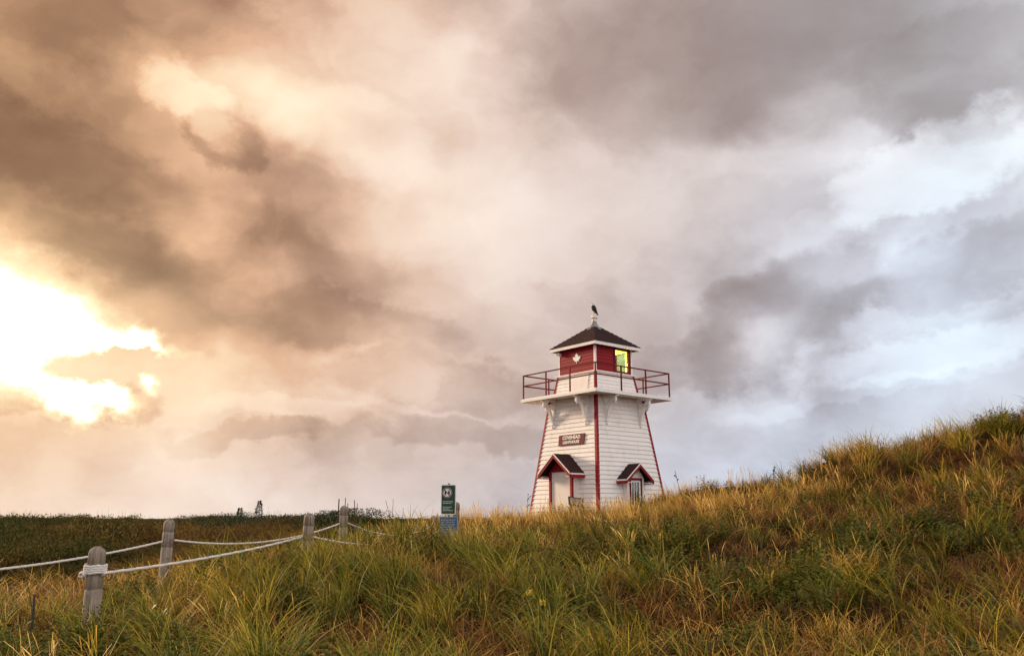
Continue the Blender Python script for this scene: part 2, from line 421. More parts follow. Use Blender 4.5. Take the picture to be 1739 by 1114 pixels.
# ------------------------------------------------------------------ mesh helpers
class MB:
    """collects boxes, prisms, tubes; build() links them as ONE mesh object"""
    def __init__(self):
        self.v, self.f, self.m = [], [], []
    def raw(self, vs, fs, mi=0):
        o = len(self.v)
        self.v += [tuple(x) for x in vs]
        self.f += [tuple(i + o for i in f) for f in fs]
        self.m += [mi] * len(fs)
        return self
    def hexa(self, bottom, top, mi=0):
        return self.raw(list(bottom) + list(top), [(3, 2, 1, 0), (4, 5, 6, 7), (0, 1, 5, 4), (1, 2, 6, 5), (2, 3, 7, 6), (3, 0, 4, 7)], mi)
    def box(self, x0, x1, y0, y1, z0, z1, mi=0):
        return self.hexa([(x0, y0, z0), (x1, y0, z0), (x1, y1, z0), (x0, y1, z0)], [(x0, y0, z1), (x1, y0, z1), (x1, y1, z1), (x0, y1, z1)], mi)
    def prism(self, poly, axis, a, b, mi=0):
        """poly: 2-D outline; extruded along axis 'x', 'y' or 'z' from a to b"""
        n = len(poly)
        def P(p, t):
            return {'x': (t, p[0], p[1]), 'y': (p[0], t, p[1]), 'z': (p[0], p[1], t)}[axis]
        vs = [P(p, a) for p in poly] + [P(p, b) for p in poly]
        fs = [tuple(range(n)), tuple(range(2 * n - 1, n - 1, -1))] + [(i, i + n, (i + 1) % n + n, (i + 1) % n) for i in range(n)]
        return self.raw(vs, fs, mi)
    def bar(self, p, q, w, h=None, mi=0, up=(0, 0, 1)):
        h = h or w
        p, q = Vector(p), Vector(q)
        d = (q - p).normalized()
        u = Vector(up)
        if abs(d.dot(u)) > 0.98:
            u = Vector((1, 0, 0))
        s = d.cross(u).normalized(); t = s.cross(d)
        c = [(-1, -1), (1, -1), (1, 1), (-1, 1)]
        return self.hexa([p + s * a * w / 2 + t * b_ * h / 2 for a, b_ in c], [q + s * a * w / 2 + t * b_ * h / 2 for a, b_ in c], mi)
    def tube(self, pts, rad, seg=8, mi=0, cap=True, twist=None):
        pts = [Vector(p) for p in pts]
        n = len(pts)
        rads = rad if isinstance(rad, (list, tuple)) else [rad] * n
        o = []
        ref = Vector((0.13, 0.21, 0.97))
        length = 0.0
        for i, p in enumerate(pts):
            d = (pts[min(i + 1, n - 1)] - pts[max(i - 1, 0)]).normalized()
            if i:
                length += (p - pts[i - 1]).length
            s = d.cross(ref)
            if s.length < 0.05:
                s = d.cross(Vector((1, 0, 0)))
            s.normalize(); t = s.cross(d)
            for k in range(seg):
                a = 2 * math.pi * k / seg
                r = rads[i]
                if twist:
                    r *= 1 + 0.22 * math.cos(3 * (a - length * twist))
                o.append(p + s * math.cos(a) * r + t * math.sin(a) * r)
        fs = []
        for i in range(n - 1):
            for k in range(seg):
                fs.append((i * seg + k, i * seg + (k + 1) % seg, (i + 1) * seg + (k + 1) % seg, (i + 1) * seg + k))
        if cap:
            fs += [tuple(range(seg - 1, -1, -1)), tuple(range((n - 1) * seg, n * seg))]
        return self.raw(o, fs, mi)
    def lathe(self, prof, seg=20, mi=0, c=(0, 0)):
        """prof: list of (r, z) from bottom to top"""
        o, fs = [], []
        for r, z in prof:
            for k in range(seg):
                a = 2 * math.pi * k / seg
                o.append((c[0] + r * math.cos(a), c[1] + r * math.sin(a), z))
        n = len(prof)
        for i in range(n - 1):
            for k in range(seg):
                fs.append((i * seg + k, i * seg + (k + 1) % seg, (i + 1) * seg + (k + 1) % seg, (i + 1) * seg + k))
        fs += [tuple(range(seg - 1, -1, -1)), tuple(range((n - 1) * seg, n * seg))]
        return self.raw(o, fs, mi)
    def mesh(self, name, mats, smooth=False):
        me = bpy.data.meshes.new(name)
        me.from_pydata(self.v, [], self.f)
        for mname in (mats if isinstance(mats, (list, tuple)) else [mats]):
            me.materials.append(MATS[mname])
        me.polygons.foreach_set('material_index', self.m)
        bm = bmesh.new(); bm.from_mesh(me)
        bmesh.ops.recalc_face_normals(bm, faces=bm.faces)
        bm.to_mesh(me); bm.free()
        if smooth:
            me.polygons.foreach_set('use_smooth', [True] * len(me.polygons))
        me.update()
        return me
    def build(self, name, mats, parent=None, smooth=False, bevel=0.0, loc=None, rot=None):
        o = link(name, self.mesh(name, mats, smooth), parent)
        if loc is not None: o.location = loc
        if rot is not None: o.rotation_euler = rot
        if bevel:
            mod = o.modifiers.new('bevel', 'BEVEL'); mod.width = bevel; mod.segments = 2; mod.limit_method = 'ANGLE'
        return o

def link(name, data, parent=None):
    o = bpy.data.objects.new(name, data)
    col.objects.link(o)
    if parent is not None:
        o.parent = parent
    return o

def tag(o, label, cat, group=None):
    o['label'] = label
    o['category'] = cat
    if group:
        o['group'] = group
    return o

def thing(name, label, cat, loc=(0, 0, 0), rz=0.0, group=None):
    o = link(name, None)
    o.empty_display_size = 0.3
    o.location = loc
    o.rotation_euler = (0, 0, rz)
    return tag(o, label, cat, group)

def text_mesh(name, body, size, mat, depth=0.004, spacing=1.0):
    cu = bpy.data.curves.new(name, 'FONT')
    cu.body = body
    cu.size = size
    cu.align_x = 'CENTER'; cu.align_y = 'CENTER'
    cu.extrude = depth
    cu.space_character = spacing
    cu.resolution_u = 3
    cu.offset = size * 0.03
    tmp = bpy.data.objects.new(name + '_tmp', cu)
    col.objects.link(tmp)
    dg = bpy.context.evaluated_depsgraph_get()
    me = bpy.data.meshes.new_from_object(tmp.evaluated_get(dg))
    bpy.data.objects.remove(tmp)
    me.materials.clear()
    me.materials.append(MATS[mat])
    return me
# ------------------------------------------------------------------ terrain
# survey points of the dune (x, y, ground height)
SURVEY = [
    # flat sandy approach round the camera
    (0, -6, 0.0), (-8, -6, 0.0), (8, -6, 0.1), (0, 2, 0.0), (-6, 2, 0.0), (7, 2, 0.15), (0, 6, 0.0), (-5, 6, 0.0), (5, 6, 0.15), (12, 5, 0.6),
    # rope-fence side
    (-4.7, 9.7, 0.26), (-5.7, 9.2, 0.14), (-7.5, 12, 0.12), (-5.85, 14.5, 0.38), (-3.6, 15, 0.72), (-3.65, 18.6, 0.85), (-1.6, 23.7, 1.0), (-2.4, 27, 1.15),
    (-9, 15, 0.15), (-11, 18, 0.05), (-7.5, 18, 0.25), (-7, 22, 0.2), (-6, 26, 0.6), (-14, 22, -0.2), (-12, 28, -0.2), (-20, 30, -0.3), (-5, 32, 1.0), (-9, 36, 0.1),
    # hillside
    (-2.5, 9.5, 0.08), (0, 9.5, 0.08), (3, 9, 0.12), (-2.2, 12.5, 0.42), (0.3, 12.5, 0.42), (3, 12.5, 0.5), (-1.5, 16, 0.78), (1.5, 16, 0.85), (-0.5, 20, 1.05), (2.5, 20, 1.2),
    (0, 25, 1.28), (3, 25, 1.5), (-0.8, 30, 1.40), (1.5, 31, 1.50), (4.0, 31, 1.65), (5.6, 30.5, 2.2), (3.6, 37, 1.2), (1, 37, 1.0), (7, 37, 1.4), (3.6, 42, 0.9), (-3, 40, 0.6), (9, 43, 1.0),
    # right-hand dune
    (6.5, 28.5, 2.55), (8.2, 28, 2.5), (9.6, 27.5, 2.35), (5, 22, 1.7), (7.2, 22.5, 2.0), (7.7, 24.5, 1.95), (8.0, 23.2, 2.1), (8.55, 23.4, 2.25), (9.5, 23.4, 2.4), (10.9, 23.2, 2.5), (13.2, 22.2, 3.3), (16, 21, 3.7), (12, 28, 2.9), (16, 30, 3.0), (20, 25, 4.4),
    (5, 16.5, 1.2), (7.4, 17, 1.65), (9.6, 16.5, 2.1), (12, 16, 2.8), (4.5, 12.2, 0.6), (6.5, 11.5, 0.75), (9, 11, 1.1), (14, 12, 2.4),
    # beyond
    (0, 55, 0.2), (14, 50, 0.6), (-20, 50, -0.35), (25, 40, 2.0), (-30, 20, -0.3), (-20, 8, -0.1), (24, 12, 3.0), (22, -4, 0.6), (-22, -6, 0.0), (30, 60, 0.2), (-10, 60, -0.3), (-35, 45, -0.4),
]
_S = np.array(SURVEY)
def _kern(d2):
    return np.sqrt(d2 + 1.5)
_d2 = ((_S[:, None, :2] - _S[None, :, :2]) ** 2).sum(-1)
_A = _kern(_d2) - 0.08 * np.eye(len(_S))
_mean = 0.5
_wts = np.linalg.solve(_A, _S[:, 2] - _mean)

def _hash2(ix, iy):
    n = (ix.astype(np.int64) * 374761393 + iy.astype(np.int64) * 668265263) & 0x7fffffff
    n = ((n ^ (n >> 13)) * 1274126177) & 0x7fffffff
    return ((n ^ (n >> 16)) & 0xffff) / 65535.0
def vnoise(x, y):
    ix, iy = np.floor(x), np.floor(y)
    fx, fy = x - ix, y - iy
    fx = fx * fx * (3 - 2 * fx); fy = fy * fy * (3 - 2 * fy)
    a = _hash2(ix, iy); b_ = _hash2(ix + 1, iy); c = _hash2(ix, iy + 1); d = _hash2(ix + 1, iy + 1)
    return (a * (1 - fx) + b_ * fx) * (1 - fy) + (c * (1 - fx) + d * fx) * fy
def fbm(x, y, oct=4, g=0.5):
    s, a, t = 0.0, 1.0, 0.0
    for o in range(oct):
        s = s + a * vnoise(x * 2 ** o + 17.3 * o, y * 2 ** o - 9.1 * o); t += a; a *= g
    return s / t

def ground_z(x, y):
    x = np.atleast_1d(np.asarray(x, float)); y = np.atleast_1d(np.asarray(y, float))
    out = np.empty_like(x)
    for i in range(0, len(x), 20000):
        xs, ys = x[i:i + 20000], y[i:i + 20000]
        d2 = (xs[:, None] - _S[None, :, 0]) ** 2 + (ys[:, None] - _S[None, :, 1]) ** 2
        out[i:i + 20000] = _kern(d2) @ _wts + _mean
    dist = np.hypot(x - 0, y - 22)
    k = np.clip((dist - 42) / 25, 0, 1); k = k * k * (3 - 2 * k)
    out = out * (1 - k) + (-0.4) * k
    bump = ((fbm(x * 0.50, y * 0.50, 4) - 0.5) * 0.50 + (fbm(x * 1.5 + 60, y * 1.5, 2) - 0.5) * 0.20) * (1 - 0.6 * k)
    edge = np.clip((x - 0.10 * (y - 23.3) - 7.95 - 0.5 * (fbm(x * 0.9, y * 0.9, 2) - 0.5)) / 0.75, 0, 1); edge = edge * edge * (3 - 2 * edge)
    out = out + 0.85 * edge * np.exp(-np.abs((y - 24.2) / 3.8) ** 3)          # steep-sided hump of the right-hand dune
    fence = np.exp(-((x + 4.5) ** 2 + (y - 13) ** 2) / 30)
    return out + bump * (1 - 0.6 * fence)

def gz(x, y):
    return float(ground_z([x], [y])[0])

def make_ground():
    near = np.arange(-26, 30.01, 0.28)
    xs = np.concatenate([-np.geomspace(4000, 27, 40), near, np.geomspace(31, 4000, 40)])
    yn = np.arange(-8, 48.01, 0.28)
    ys = np.concatenate([-np.geomspace(600, 9, 14), yn, np.geomspace(49, 6000, 60)])
    X, Y = np.meshgrid(xs, ys)
    Z = ground_z(X.ravel(), Y.ravel())
    vs = np.stack([X.ravel(), Y.ravel(), Z], 1)
    nx, ny = len(xs), len(ys)
    j, i = np.meshgrid(np.arange(ny - 1), np.arange(nx - 1), indexing='ij')
    a = (j * nx + i).ravel()
    fs = np.stack([a, a + 1, a + nx + 1, a + nx], 1)
    me = bpy.data.meshes.new('ground')
    me.from_pydata(vs.tolist(), [], fs.tolist())
    me.polygons.foreach_set('use_smooth', [True] * len(me.polygons))
    m, b = new_mat('dune_ground')
    tc = b.node('ShaderNodeTexCoord').outputs['Object']
    n1 = b.noise(tc, 0.45, 5, 0.6)['Fac']
    n2 = b.noise(tc, 7.0, 6, 0.65)['Fac']
    n3 = b.noise(tc, 55.0, 4, 0.6)['Fac']
    c = b.mix(b.maprange(n1, 0.35, 0.65), (0.026, 0.017, 0.009), (0.060, 0.028, 0.014))
    c = b.mix(b.maprange(n2, 0.42, 0.68), c, (0.018, 0.019, 0.007))
    c = b.mix(b.math('MULTIPLY', b.maprange(n3, 0.5, 0.7), 0.5), c, (0.13, 0.075, 0.035))
    far = b.noise(b.vmath('MULTIPLY', tc, (0.02, 0.006, 0.02)), 2.0, 6, 0.65)['Fac']
    c2 = b.mix(b.maprange(far, 0.4, 0.62), (0.030, 0.040, 0.018), (0.085, 0.055, 0.026))
    sp = b.node('ShaderNodeSeparateXYZ'); b.put(sp.inputs[0], tc)
    c = b.mix(b.maprange(sp.outputs[1], 45, 70), c, c2)
    dif = b.node('ShaderNodeBsdfDiffuse'); b.put(dif.inputs['Color'], c)
    bn = b.node('ShaderNodeBump'); bn.inputs['Distance'].default_value = 0.06; bn.inputs['Strength'].default_value = 0.8
    b.put(bn.inputs['Height'], b.math('ADD', n2, b.math('MULTIPLY', n3, 0.5))); b.t.links.new(bn.outputs[0], dif.inputs['Normal'])
    finish(m, b, dif.outputs[0])
    me.materials.append(m)
    o = link('ground', me)
    o['kind'] = 'structure'
    return o
make_ground()
# ------------------------------------------------------------------ lighthouse
LH_Y = 37.0
_c = at(1016, 862, LH_Y)
LH = Vector((_c.x, LH_Y, 1.15))
LH_ROT = math.atan2(-LH.y, -LH.x) + math.pi / 4      # one corner faces the approach
def lz(py):          # height above the base for a row at the tower axis
    return at(1012, py, LH_Y).z - LH.z

def make_lighthouse():
    T = thing('lighthouse', 'white clapboard lighthouse with red corner boards, gallery and red lantern room on the dune', 'lighthouse', LH, LH_ROT)
    Z_DECK = lz(680)              # underside of gallery
    A0 = 2.14; A1 = 1.42          # half sides at base and under the deck
    def half(z):
        return A0 + (A1 - A0) * z / Z_DECK
    rots = [0, math.pi / 2, math.pi, 3 * math.pi / 2]     # face normals -y (entrance), +x (window), +y, -x

    def face_boards(wall, parent_rot, zs, hf, name, mat, t0=0.022, t1=0.004, inset=0.0, skip=None):
        pass

    # ---- tower walls with one clapboard per course
    NB_ = 30
    zs = [Z_DECK * i / NB_ for i in range(NB_ + 1)]
    board_meshes = []
    for i in range(NB_):
        z0, z1 = zs[i] - 0.012, zs[i + 1]
        a0, a1 = half(zs[i]), half(z1)
        mb = MB()
        w0, w1 = a0 - 0.055, a1 - 0.055
        mb.hexa([(-w0, -a0 - 0.036, z0), (w0, -a0 - 0.036, z0), (w0, -a0 + 0.01, z0), (-w0, -a0 + 0.01, z0)],
                [(-w1, -a1 - 0.002, z1), (w1, -a1 - 0.002, z1), (w1, -a1 + 0.02, z1), (-w1, -a1 + 0.02, z1)])
        board_meshes.append(mb.mesh('clapboard', 'white_paint'))
    wall_mb = MB()
    wall_mb.hexa([(-A0 + .02, -A0 + 0.004, -0.3), (A0 - .02, -A0 + 0.004, -0.3), (A0 - .12, -A0 + 0.10, -0.3), (-A0 + .12, -A0 + 0.10, -0.3)],
                 [(-A1 + .02, -A1 + 0.004, Z_DECK), (A1 - .02, -A1 + 0.004, Z_DECK), (A1 - .12, -A1 + 0.10, Z_DECK), (-A1 + .12, -A1 + 0.10, Z_DECK)])
    wall_me = wall_mb.mesh('wall', 'white_paint')
    for k, r in enumerate(rots):
        w = link('wall', wall_me, T); w.rotation_euler = (0, 0, r)
        for me in board_meshes:
            link('clapboard', me, w)
    # corner boards
    cb = MB()
    t = 0.045; wd = 0.125
    def L(a, z):
        e = a + t - 0.012
        return [(e, -e, z), (e, -e + wd, z), (e - t, -e + wd, z), (e - t, -e + t, z), (e - wd, -e + t, z), (e - wd, -e, z)]
    p0, p1 = L(A0 + 0.0, -0.02), L(A1, Z_DECK - 0.004)
    cb.raw(p0 + p1, [(0, 1, 2, 3), (0, 3, 4, 5), (9, 8, 7, 6), (11, 10, 9, 6)] + [(i, (i + 1) % 6, (i + 1) % 6 + 6, i + 6) for i in range(6)])
    cb_me = cb.mesh('corner_board', 'red_paint')
    for r in rots:
        o = link('corner_board', cb_me, T); o.rotation_euler = (0, 0, r)

    # ---- gallery deck, beams and brackets
    AD = 2.30
    TD = 0.085
    deck = MB()
    NPL = 20
    pw = 2 * AD / NPL
    d_root = MB().box(-AD + 0.02, AD - 0.02, -AD + 0.02, AD - 0.02, Z_DECK, Z_DECK + TD * 0.55).build('gallery_deck', 'white_paint', T)
    plank = MB().box(-AD - 0.02, AD + 0.02, -pw / 2 + 0.004, pw / 2 - 0.004, Z_DECK + TD * 0.55 + 0.002, Z_DECK + TD).mesh('plank', 'white_paint')
    for i in range(NPL):
        o = link('plank', plank, d_root); o.location = (0, -AD + pw * (i + 0.5), 0)
    rim_me = MB().box(-AD + 0.03, AD + 0.03, -AD - 0.035, -AD + 0.012, Z_DECK - 0.06, Z_DECK + TD * 0.5).mesh('rim_board', 'white_paint')
    for r in rots:
        o = link('rim_board', rim_me, T); o.rotation_euler = (0, 0, r)
    zb = Z_DECK - 0.10
    beam_me = MB().box(-0.05, 0.05, -AD + 0.015, -1.2, Z_DECK - 0.12, Z_DECK - 0.003).mesh('gallery_beam', 'white_paint')
    br = MB()
    zt = Z_DECK - 0.122
    hb = 0.98
    aw_t, aw_b = half(zt), half(zt - hb)
    # wall post, diagonal strut, brace and turned drop
    br.hexa([(-.05, -aw_b - .125, zt - hb), (.05, -aw_b - .125, zt - hb), (.05, -aw_b - .02, zt - hb), (-.05, -aw_b - .02, zt - hb)],
            [(-.05, -aw_t - .125, zt), (.05, -aw_t - .125, zt), (.05, -aw_t - .02, zt), (-.05, -aw_t - .02, zt)])
    yo = -AD + 0.18
    pts = []
    for i in range(9):
        s = i / 8
        y = (-aw_b - .10) * (1 - s) + yo * s
        z = (zt - hb + .14) * (1 - s) + (zt - .02) * s
        bow = 0.12 * math.sin(math.pi * s)
        pts.append((0, y + bow * 0.55, z + bow * 0.45))
    for p, q in zip(pts[:-1], pts[1:]):
        br.bar(p, q, 0.11, 0.12, up=(1, 0, 0))
    br.bar((0, -aw_t - .10, zt - 0.36), (0, yo + 0.30, zt - 0.12), 0.06, 0.07, up=(1, 0, 0))
    br.box(-.055, .055, yo - .07, yo + .07, zt - 0.20, zt + 0.0)
    br.lathe([(0.025, zt - hb - .16), (0.052, zt - hb - .11), (0.03, zt - hb - .05), (0.06, zt - hb + 0.01)], 10, c=(0, -aw_b - .075))
    br.lathe([(0.02, zt - .30), (0.045, zt - .25), (0.04, zt - .20)], 10, c=(0, yo))
    br_me = br.mesh('bracket', 'white_paint')
    for r in rots:
        for u in (-1.02, 1.02):
            for nm, me in (('gallery_beam', beam_me), ('bracket', br_me)):
                o = link(nm, me, T)
                o.matrix_local = Matrix.Rotation(r, 4, 'Z') @ Matrix.Translation((u, 0, 0))

    # ---- gallery railing
    z0 = Z_DECK + TD
    rail_h = 1.04
    AR = AD - 0.06
    post_me = MB().box(-.025, .025, -.025, .025, z0 + 0.001, z0 + rail_h).lathe([(.05, z0 + .001), (.05, z0 + .02)], 8).mesh('railing_post', 'dark_red_paint')
    cap_me = None
    for k, r in enumerate(rots):
        for u in (-AR, -AR / 3, AR / 3):
            o = link('railing_post', post_me, T)
            o.matrix_local = Matrix.Rotation(r, 4, 'Z') @ Matrix.Translation((u, -AR, 0))
        for h in (rail_h, rail_h * 0.56):
            o = MB().tube([(-AR - .02, -AR, z0 + h), (AR + .02, -AR, z0 + h)], 0.030, 8).build('rail', 'dark_red_paint', T)
            o.rotation_euler = (0, 0, r)

    # ---- sloping skirt under the lantern
    ZS = lz(641)
    B0, B1 = 1.30, 1.16
    NS = 6
    hs = lambda z: B0 + (B1 - B0) * (z - z0) / (ZS - z0)
    sk_me = MB().hexa([(-B0, -B0, z0), (B0, -B0, z0), (B0 - .08, -B0 + .08, z0), (-B0 + .08, -B0 + .08, z0)],
                      [(-B1, -B1, ZS), (B1, -B1, ZS), (B1 - .08, -B1 + .08, ZS), (-B1 + .08, -B1 + .08, ZS)]).mesh('skirt', 'white_paint')
    bms = []
    for i in range(NS):
        za, zc = z0 + (ZS - z0) * i / NS - (0.012 if i else -0.004), z0 + (ZS - z0) * (i + 1) / NS
        a0, a1 = hs(max(za, z0)), hs(zc)
        bms.append(MB().hexa([(-a0 + .05, -a0 - .028, za), (a0 - .05, -a0 - .028, za), (a0 - .05, -a0 + .01, za), (-a0 + .05, -a0 + .01, za)],
                             [(-a1 + .05, -a1 - .004, zc), (a1 - .05, -a1 - .004, zc), (a1 - .05, -a1 + .02, zc), (-a1 + .05, -a1 + .02, zc)]).mesh('clapboard', 'white_paint'))
    def L2(a, z, t=.04, wd=.10):
        e = a + t - 0.008
        return [(e, -e, z), (e, -e + wd, z), (e - t, -e + wd, z), (e - t, -e + t, z), (e - wd, -e + t, z), (e - wd, -e, z)]
    q0, q1 = L2(B0, z0 + 0.10), L2(B1, ZS)
    c2 = MB().raw(q0 + q1, [(0, 1, 2, 3), (0, 3, 4, 5), (9, 8, 7, 6), (11, 10, 9, 6)] + [(i, (i + 1) % 6, (i + 1) % 6 + 6, i + 6) for i in range(6)]).mesh('corner_board', 'red_paint')
    ledge = MB().box(-B1 - .11, B1 + .112, -B1 - .11, -B1 + .02, ZS + .002, ZS + .05).mesh('ledge', 'white_paint')
    ledge_r = MB().box(-B1 - .14, -B1 + .05, -B1 - .118, -B1 - .05, ZS - .05, ZS + .06).mesh('ledge_block', 'dark_red_paint')
    for k, r in enumerate(rots):
        s = link('skirt', sk_me, T); s.rotation_euler = (0, 0, r)
        for me in bms:
            link('clapboard', me, s)
        for nm, me in (('corner_board', c2), ('ledge', ledge)):
            o = link(nm, me, T); o.rotation_euler = (0, 0, r)
    hz0, hz1 = z0 + 0.06, ZS - 0.03
    hx0, hx1 = -0.18, 0.82
    MB().hexa([(hx0, -hs(hz0) - .05, hz0), (hx1, -hs(hz0) - .05, hz0), (hx1, -hs(hz0), hz0), (hx0, -hs(hz0), hz0)],
              [(hx0, -hs(hz1) - .05, hz1), (hx1, -hs(hz1) - .05, hz1), (hx1, -hs(hz1), hz1), (hx0, -hs(hz1), hz1)]).build('hatch', 'cream_paint', T, bevel=.006)

    # ---- lantern room: four real walls, a lit window in two of them
    ZL0, ZL1 = ZS + 0.052, lz(598) + 0.02
    AL = 1.12
    tw = 0.08
    wz0, wz1 = ZL0 + 0.10, ZL1 - 0.06
    wu0, wu1 = 0.08, 0.90
    def lantern_wall(r, window):
        mb = MB()
        if window:
            u0, u1 = (wu0, wu1) if window == 1 else (-0.84, -0.22)
            mb.box(-AL + tw, u0, -AL, -AL + tw, ZL0, ZL1).box(u1, AL - tw, -AL, -AL + tw, ZL0, ZL1)
            mb.box(u0, u1, -AL, -AL + tw, ZL0, wz0).box(u0, u1, -AL, -AL + tw, wz1, ZL1)
        else:
            mb.box(-AL + tw, AL - tw, -AL, -AL + tw, ZL0, ZL1)
        w = mb.build('lantern_wall', 'red_paint', T, rot=(0, 0, r))
        inner = MB()
        if window:
            inner.box(-AL + tw + .001, u0, -AL + tw + .001, -AL + tw + .012, ZL0, ZL1).box(u1, AL - tw - .014, -AL + tw + .001, -AL + tw + .012, ZL0, ZL1)
            inner.box(u0, u1, -AL + tw + .001, -AL + tw + .012, ZL0, wz0).box(u0, u1, -AL + tw + .001, -AL + tw + .012, wz1, ZL1)
        else:
            inner.box(-AL + tw + .001, AL - tw - .014, -AL + tw + .001, -AL + tw + .012, ZL0, ZL1)
        inner.build('lining', 'room_paint', w)
        n = 8
        for i in range(n):
            za, zc = ZL0 + .003 + (ZL1 - ZL0) * i / n, ZL0 + (ZL1 - ZL0) * (i + 1) / n
            spans = [(-AL + .06, AL - .06)]
            if window and zc > wz0 and za < wz1:
                spans = [(-AL + .06, u0 - .09), (u1 + .09, AL - .06)]
            for s0, s1 in spans:
                if s1 - s0 < 0.02:
                    continue
                MB().hexa([(s0, -AL - .020, za - .008), (s1, -AL - .020, za - .008), (s1, -AL - .001, za - .008), (s0, -AL - .001, za - .008)],
                          [(s0, -AL - .005, zc - .01), (s1, -AL - .005, zc - .01), (s1, -AL - .001, zc - .01), (s0, -AL - .001, zc - .01)]).build('board', 'red_paint', w)
        if window:
            fr = MB()
            e = 0.085
            for (a0, a1, b0, b1) in ((u0 - e, u0 + .012, wz0 - .05, wz1 + .03), (u1 - .012, u1 + e, wz0 - .05, wz1 + .03)):
                fr.box(a0, a1, -AL - .035, -AL + .03, b0, b1)
            fr.box(u0 + .012, u1 - .012, -AL - .033, -AL + .03, wz0 - .05, wz0 + .012).box(u0 + .012, u1 - .012, -AL - .033, -AL + .03, wz1 - .012, wz1 + .03)
            win = fr.build('lantern_window', 'dark_red_paint', T, rot=(0, 0, r))
            MB().box(u0 + .013, u1 - .013, -AL + .034, -AL + .040, wz0 + .013, wz1 - .013).build('pane', 'lamp_glass', win)
    lantern_wall(rots[0], 0); lantern_wall(rots[1], 1); lantern_wall(rots[2], 2); lantern_wall(rots[3], 0)
    MB().box(-AL + tw, AL - tw, -AL + tw, AL - tw, ZL0 - .04, ZL0 - .002).build('lantern_floor', 'room_paint', T)
    MB().box(-AL + tw + .01, AL - tw - .01, -AL + tw + .01, AL - tw - .01, ZL1 - .03, ZL1 - .004).build('lantern_ceiling', 'room_paint', T)
    # corner posts, white
    q0, q1 = L2(AL, ZL0, .03, .085), L2(AL, ZL1, .03, .085)
    c3 = MB().raw(q0 + q1, [(0, 1, 2, 3), (0, 3, 4, 5), (9, 8, 7, 6), (11, 10, 9, 6)] + [(i, (i + 1) % 6, (i + 1) % 6 + 6, i + 6) for i in range(6)]).mesh('lantern_corner_post', 'white_paint')
    for r in rots:
        o = link('lantern_corner_post', c3, T); o.rotation_euler = (0, 0, r)
    # lamp inside
    ld = bpy.data.lights.new('lamp', 'POINT'); ld.energy = 100; ld.color = (1.0, 0.97, 0.42); ld.shadow_soft_size = 0.12
    lamp = link('lamp', ld, T); lamp.location = (0.1, -0.1, (ZL0 + ZL1) / 2 + .1)
    MB().lathe([(.16, ZL0), (.16, ZL0 + .3), (.07, ZL0 + .34), (.07, ZL0 + .5)], 14).build('lamp_stand', 'zinc', T, loc=(-0.45, 0.1, 0))

    # ---- maple leaf on the left wall
    half_leaf = [(0, 1.0), (0.10, 0.78), (0.17, 0.70), (0.30, 0.76), (0.22, 0.36), (0.30, 0.33), (0.44, 0.50), (0.49, 0.40), (0.72, 0.44),
                 (0.63, 0.22), (0.70, 0.14), (0.36, -0.12), (0.39, -0.30), (0.045, -0.24), (0.04, -0.62)]
    poly = half_leaf + [(-x, y) for x, y in reversed(half_leaf[1:])]
    sx, sc = 0.34, 0.29
    lf = MB().prism([(0.03 + x * sx, (ZL0 + ZL1) / 2 + 0.06 + y * sc) for x, y in poly], 'y', -AL - .034, -AL - .024)
    lf.build('maple_leaf', 'sign_white', T)
    # small lamp/camera under the eave
    cm = MB().box(-1.06, -0.94, -AL - .20, -AL - .03, ZL1 - .20, ZL1 - .09).build('security_camera', 'white_paint', T)
    MB().lathe([(.03, 0), (.03, .04)], 12).build('lens', 'dark_iron', cm, loc=(-1.0, -AL - .20, ZL1 - .145), rot=(math.pi / 2, 0, 0))

    # ---- roof
    AE = 1.37
    ze = ZL1 + 0.002
    zr = lz(556)
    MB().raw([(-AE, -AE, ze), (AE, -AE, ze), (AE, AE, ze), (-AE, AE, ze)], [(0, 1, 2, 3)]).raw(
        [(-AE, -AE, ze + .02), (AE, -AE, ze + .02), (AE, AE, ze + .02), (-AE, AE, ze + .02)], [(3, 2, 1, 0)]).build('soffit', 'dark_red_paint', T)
    fa = MB().box(-AE - .03, AE + .03, -AE - .03, -AE - .002, ze - .02, ze + .115).mesh('fascia', 'white_paint')
    fas = MB().box(-AE - .028, AE - .0, -AE - .03, -AE - .002, ze - .02, ze + .115).mesh('fascia', 'white_paint')
    for r in rots:
        o = link('fascia', fas, T); o.rotation_euler = (0, 0, r)
    ar = AE + 0.05
    roof = MB()
    ncs = 9
    top = 0.16
    zt0 = ze + .118
    for i in range(ncs):       # shingle courses, each lapping the one below
        s0, s1 = i / ncs, (i + 1) / ncs
        a0 = ar + (top - ar) * s0 + (0.014 if i else 0)
        a1 = ar + (top - ar) * s1
        za, zc = zt0 + (zr - zt0) * s0, zt0 + (zr - zt0) * s1
        lip = 0.022
        roof.raw([(-a0, -a0, za), (a0, -a0, za), (a0, a0, za), (-a0, a0, za),
                  (-a0, -a0, za + lip), (a0, -a0, za + lip), (a0, a0, za + lip), (-a0, a0, za + lip),
                  (-a1, -a1, zc + lip * .3), (a1, -a1, zc + lip * .3), (a1, a1, zc + lip * .3), (-a1, a1, zc + lip * .3)],
                 [(0, 1, 5, 4), (1, 2, 6, 5), (2, 3, 7, 6), (3, 0, 4, 7), (4, 5, 9, 8), (5, 6, 10, 9), (6, 7, 11, 10), (7, 4, 8, 11), (3, 2, 1, 0)])
    rf = roof.build('roof', 'roof_shingle', T)
    zc0 = zr - 0.16
    MB().lathe([(.40, zc0 + .0), (.40, zc0 + .02), (.27, zc0 + .12), (.17, zc0 + .24), (.115, zc0 + .36), (.10, zc0 + .42)], 8).build('roof_cap', 'zinc', rf)
    zv = zc0 + .42
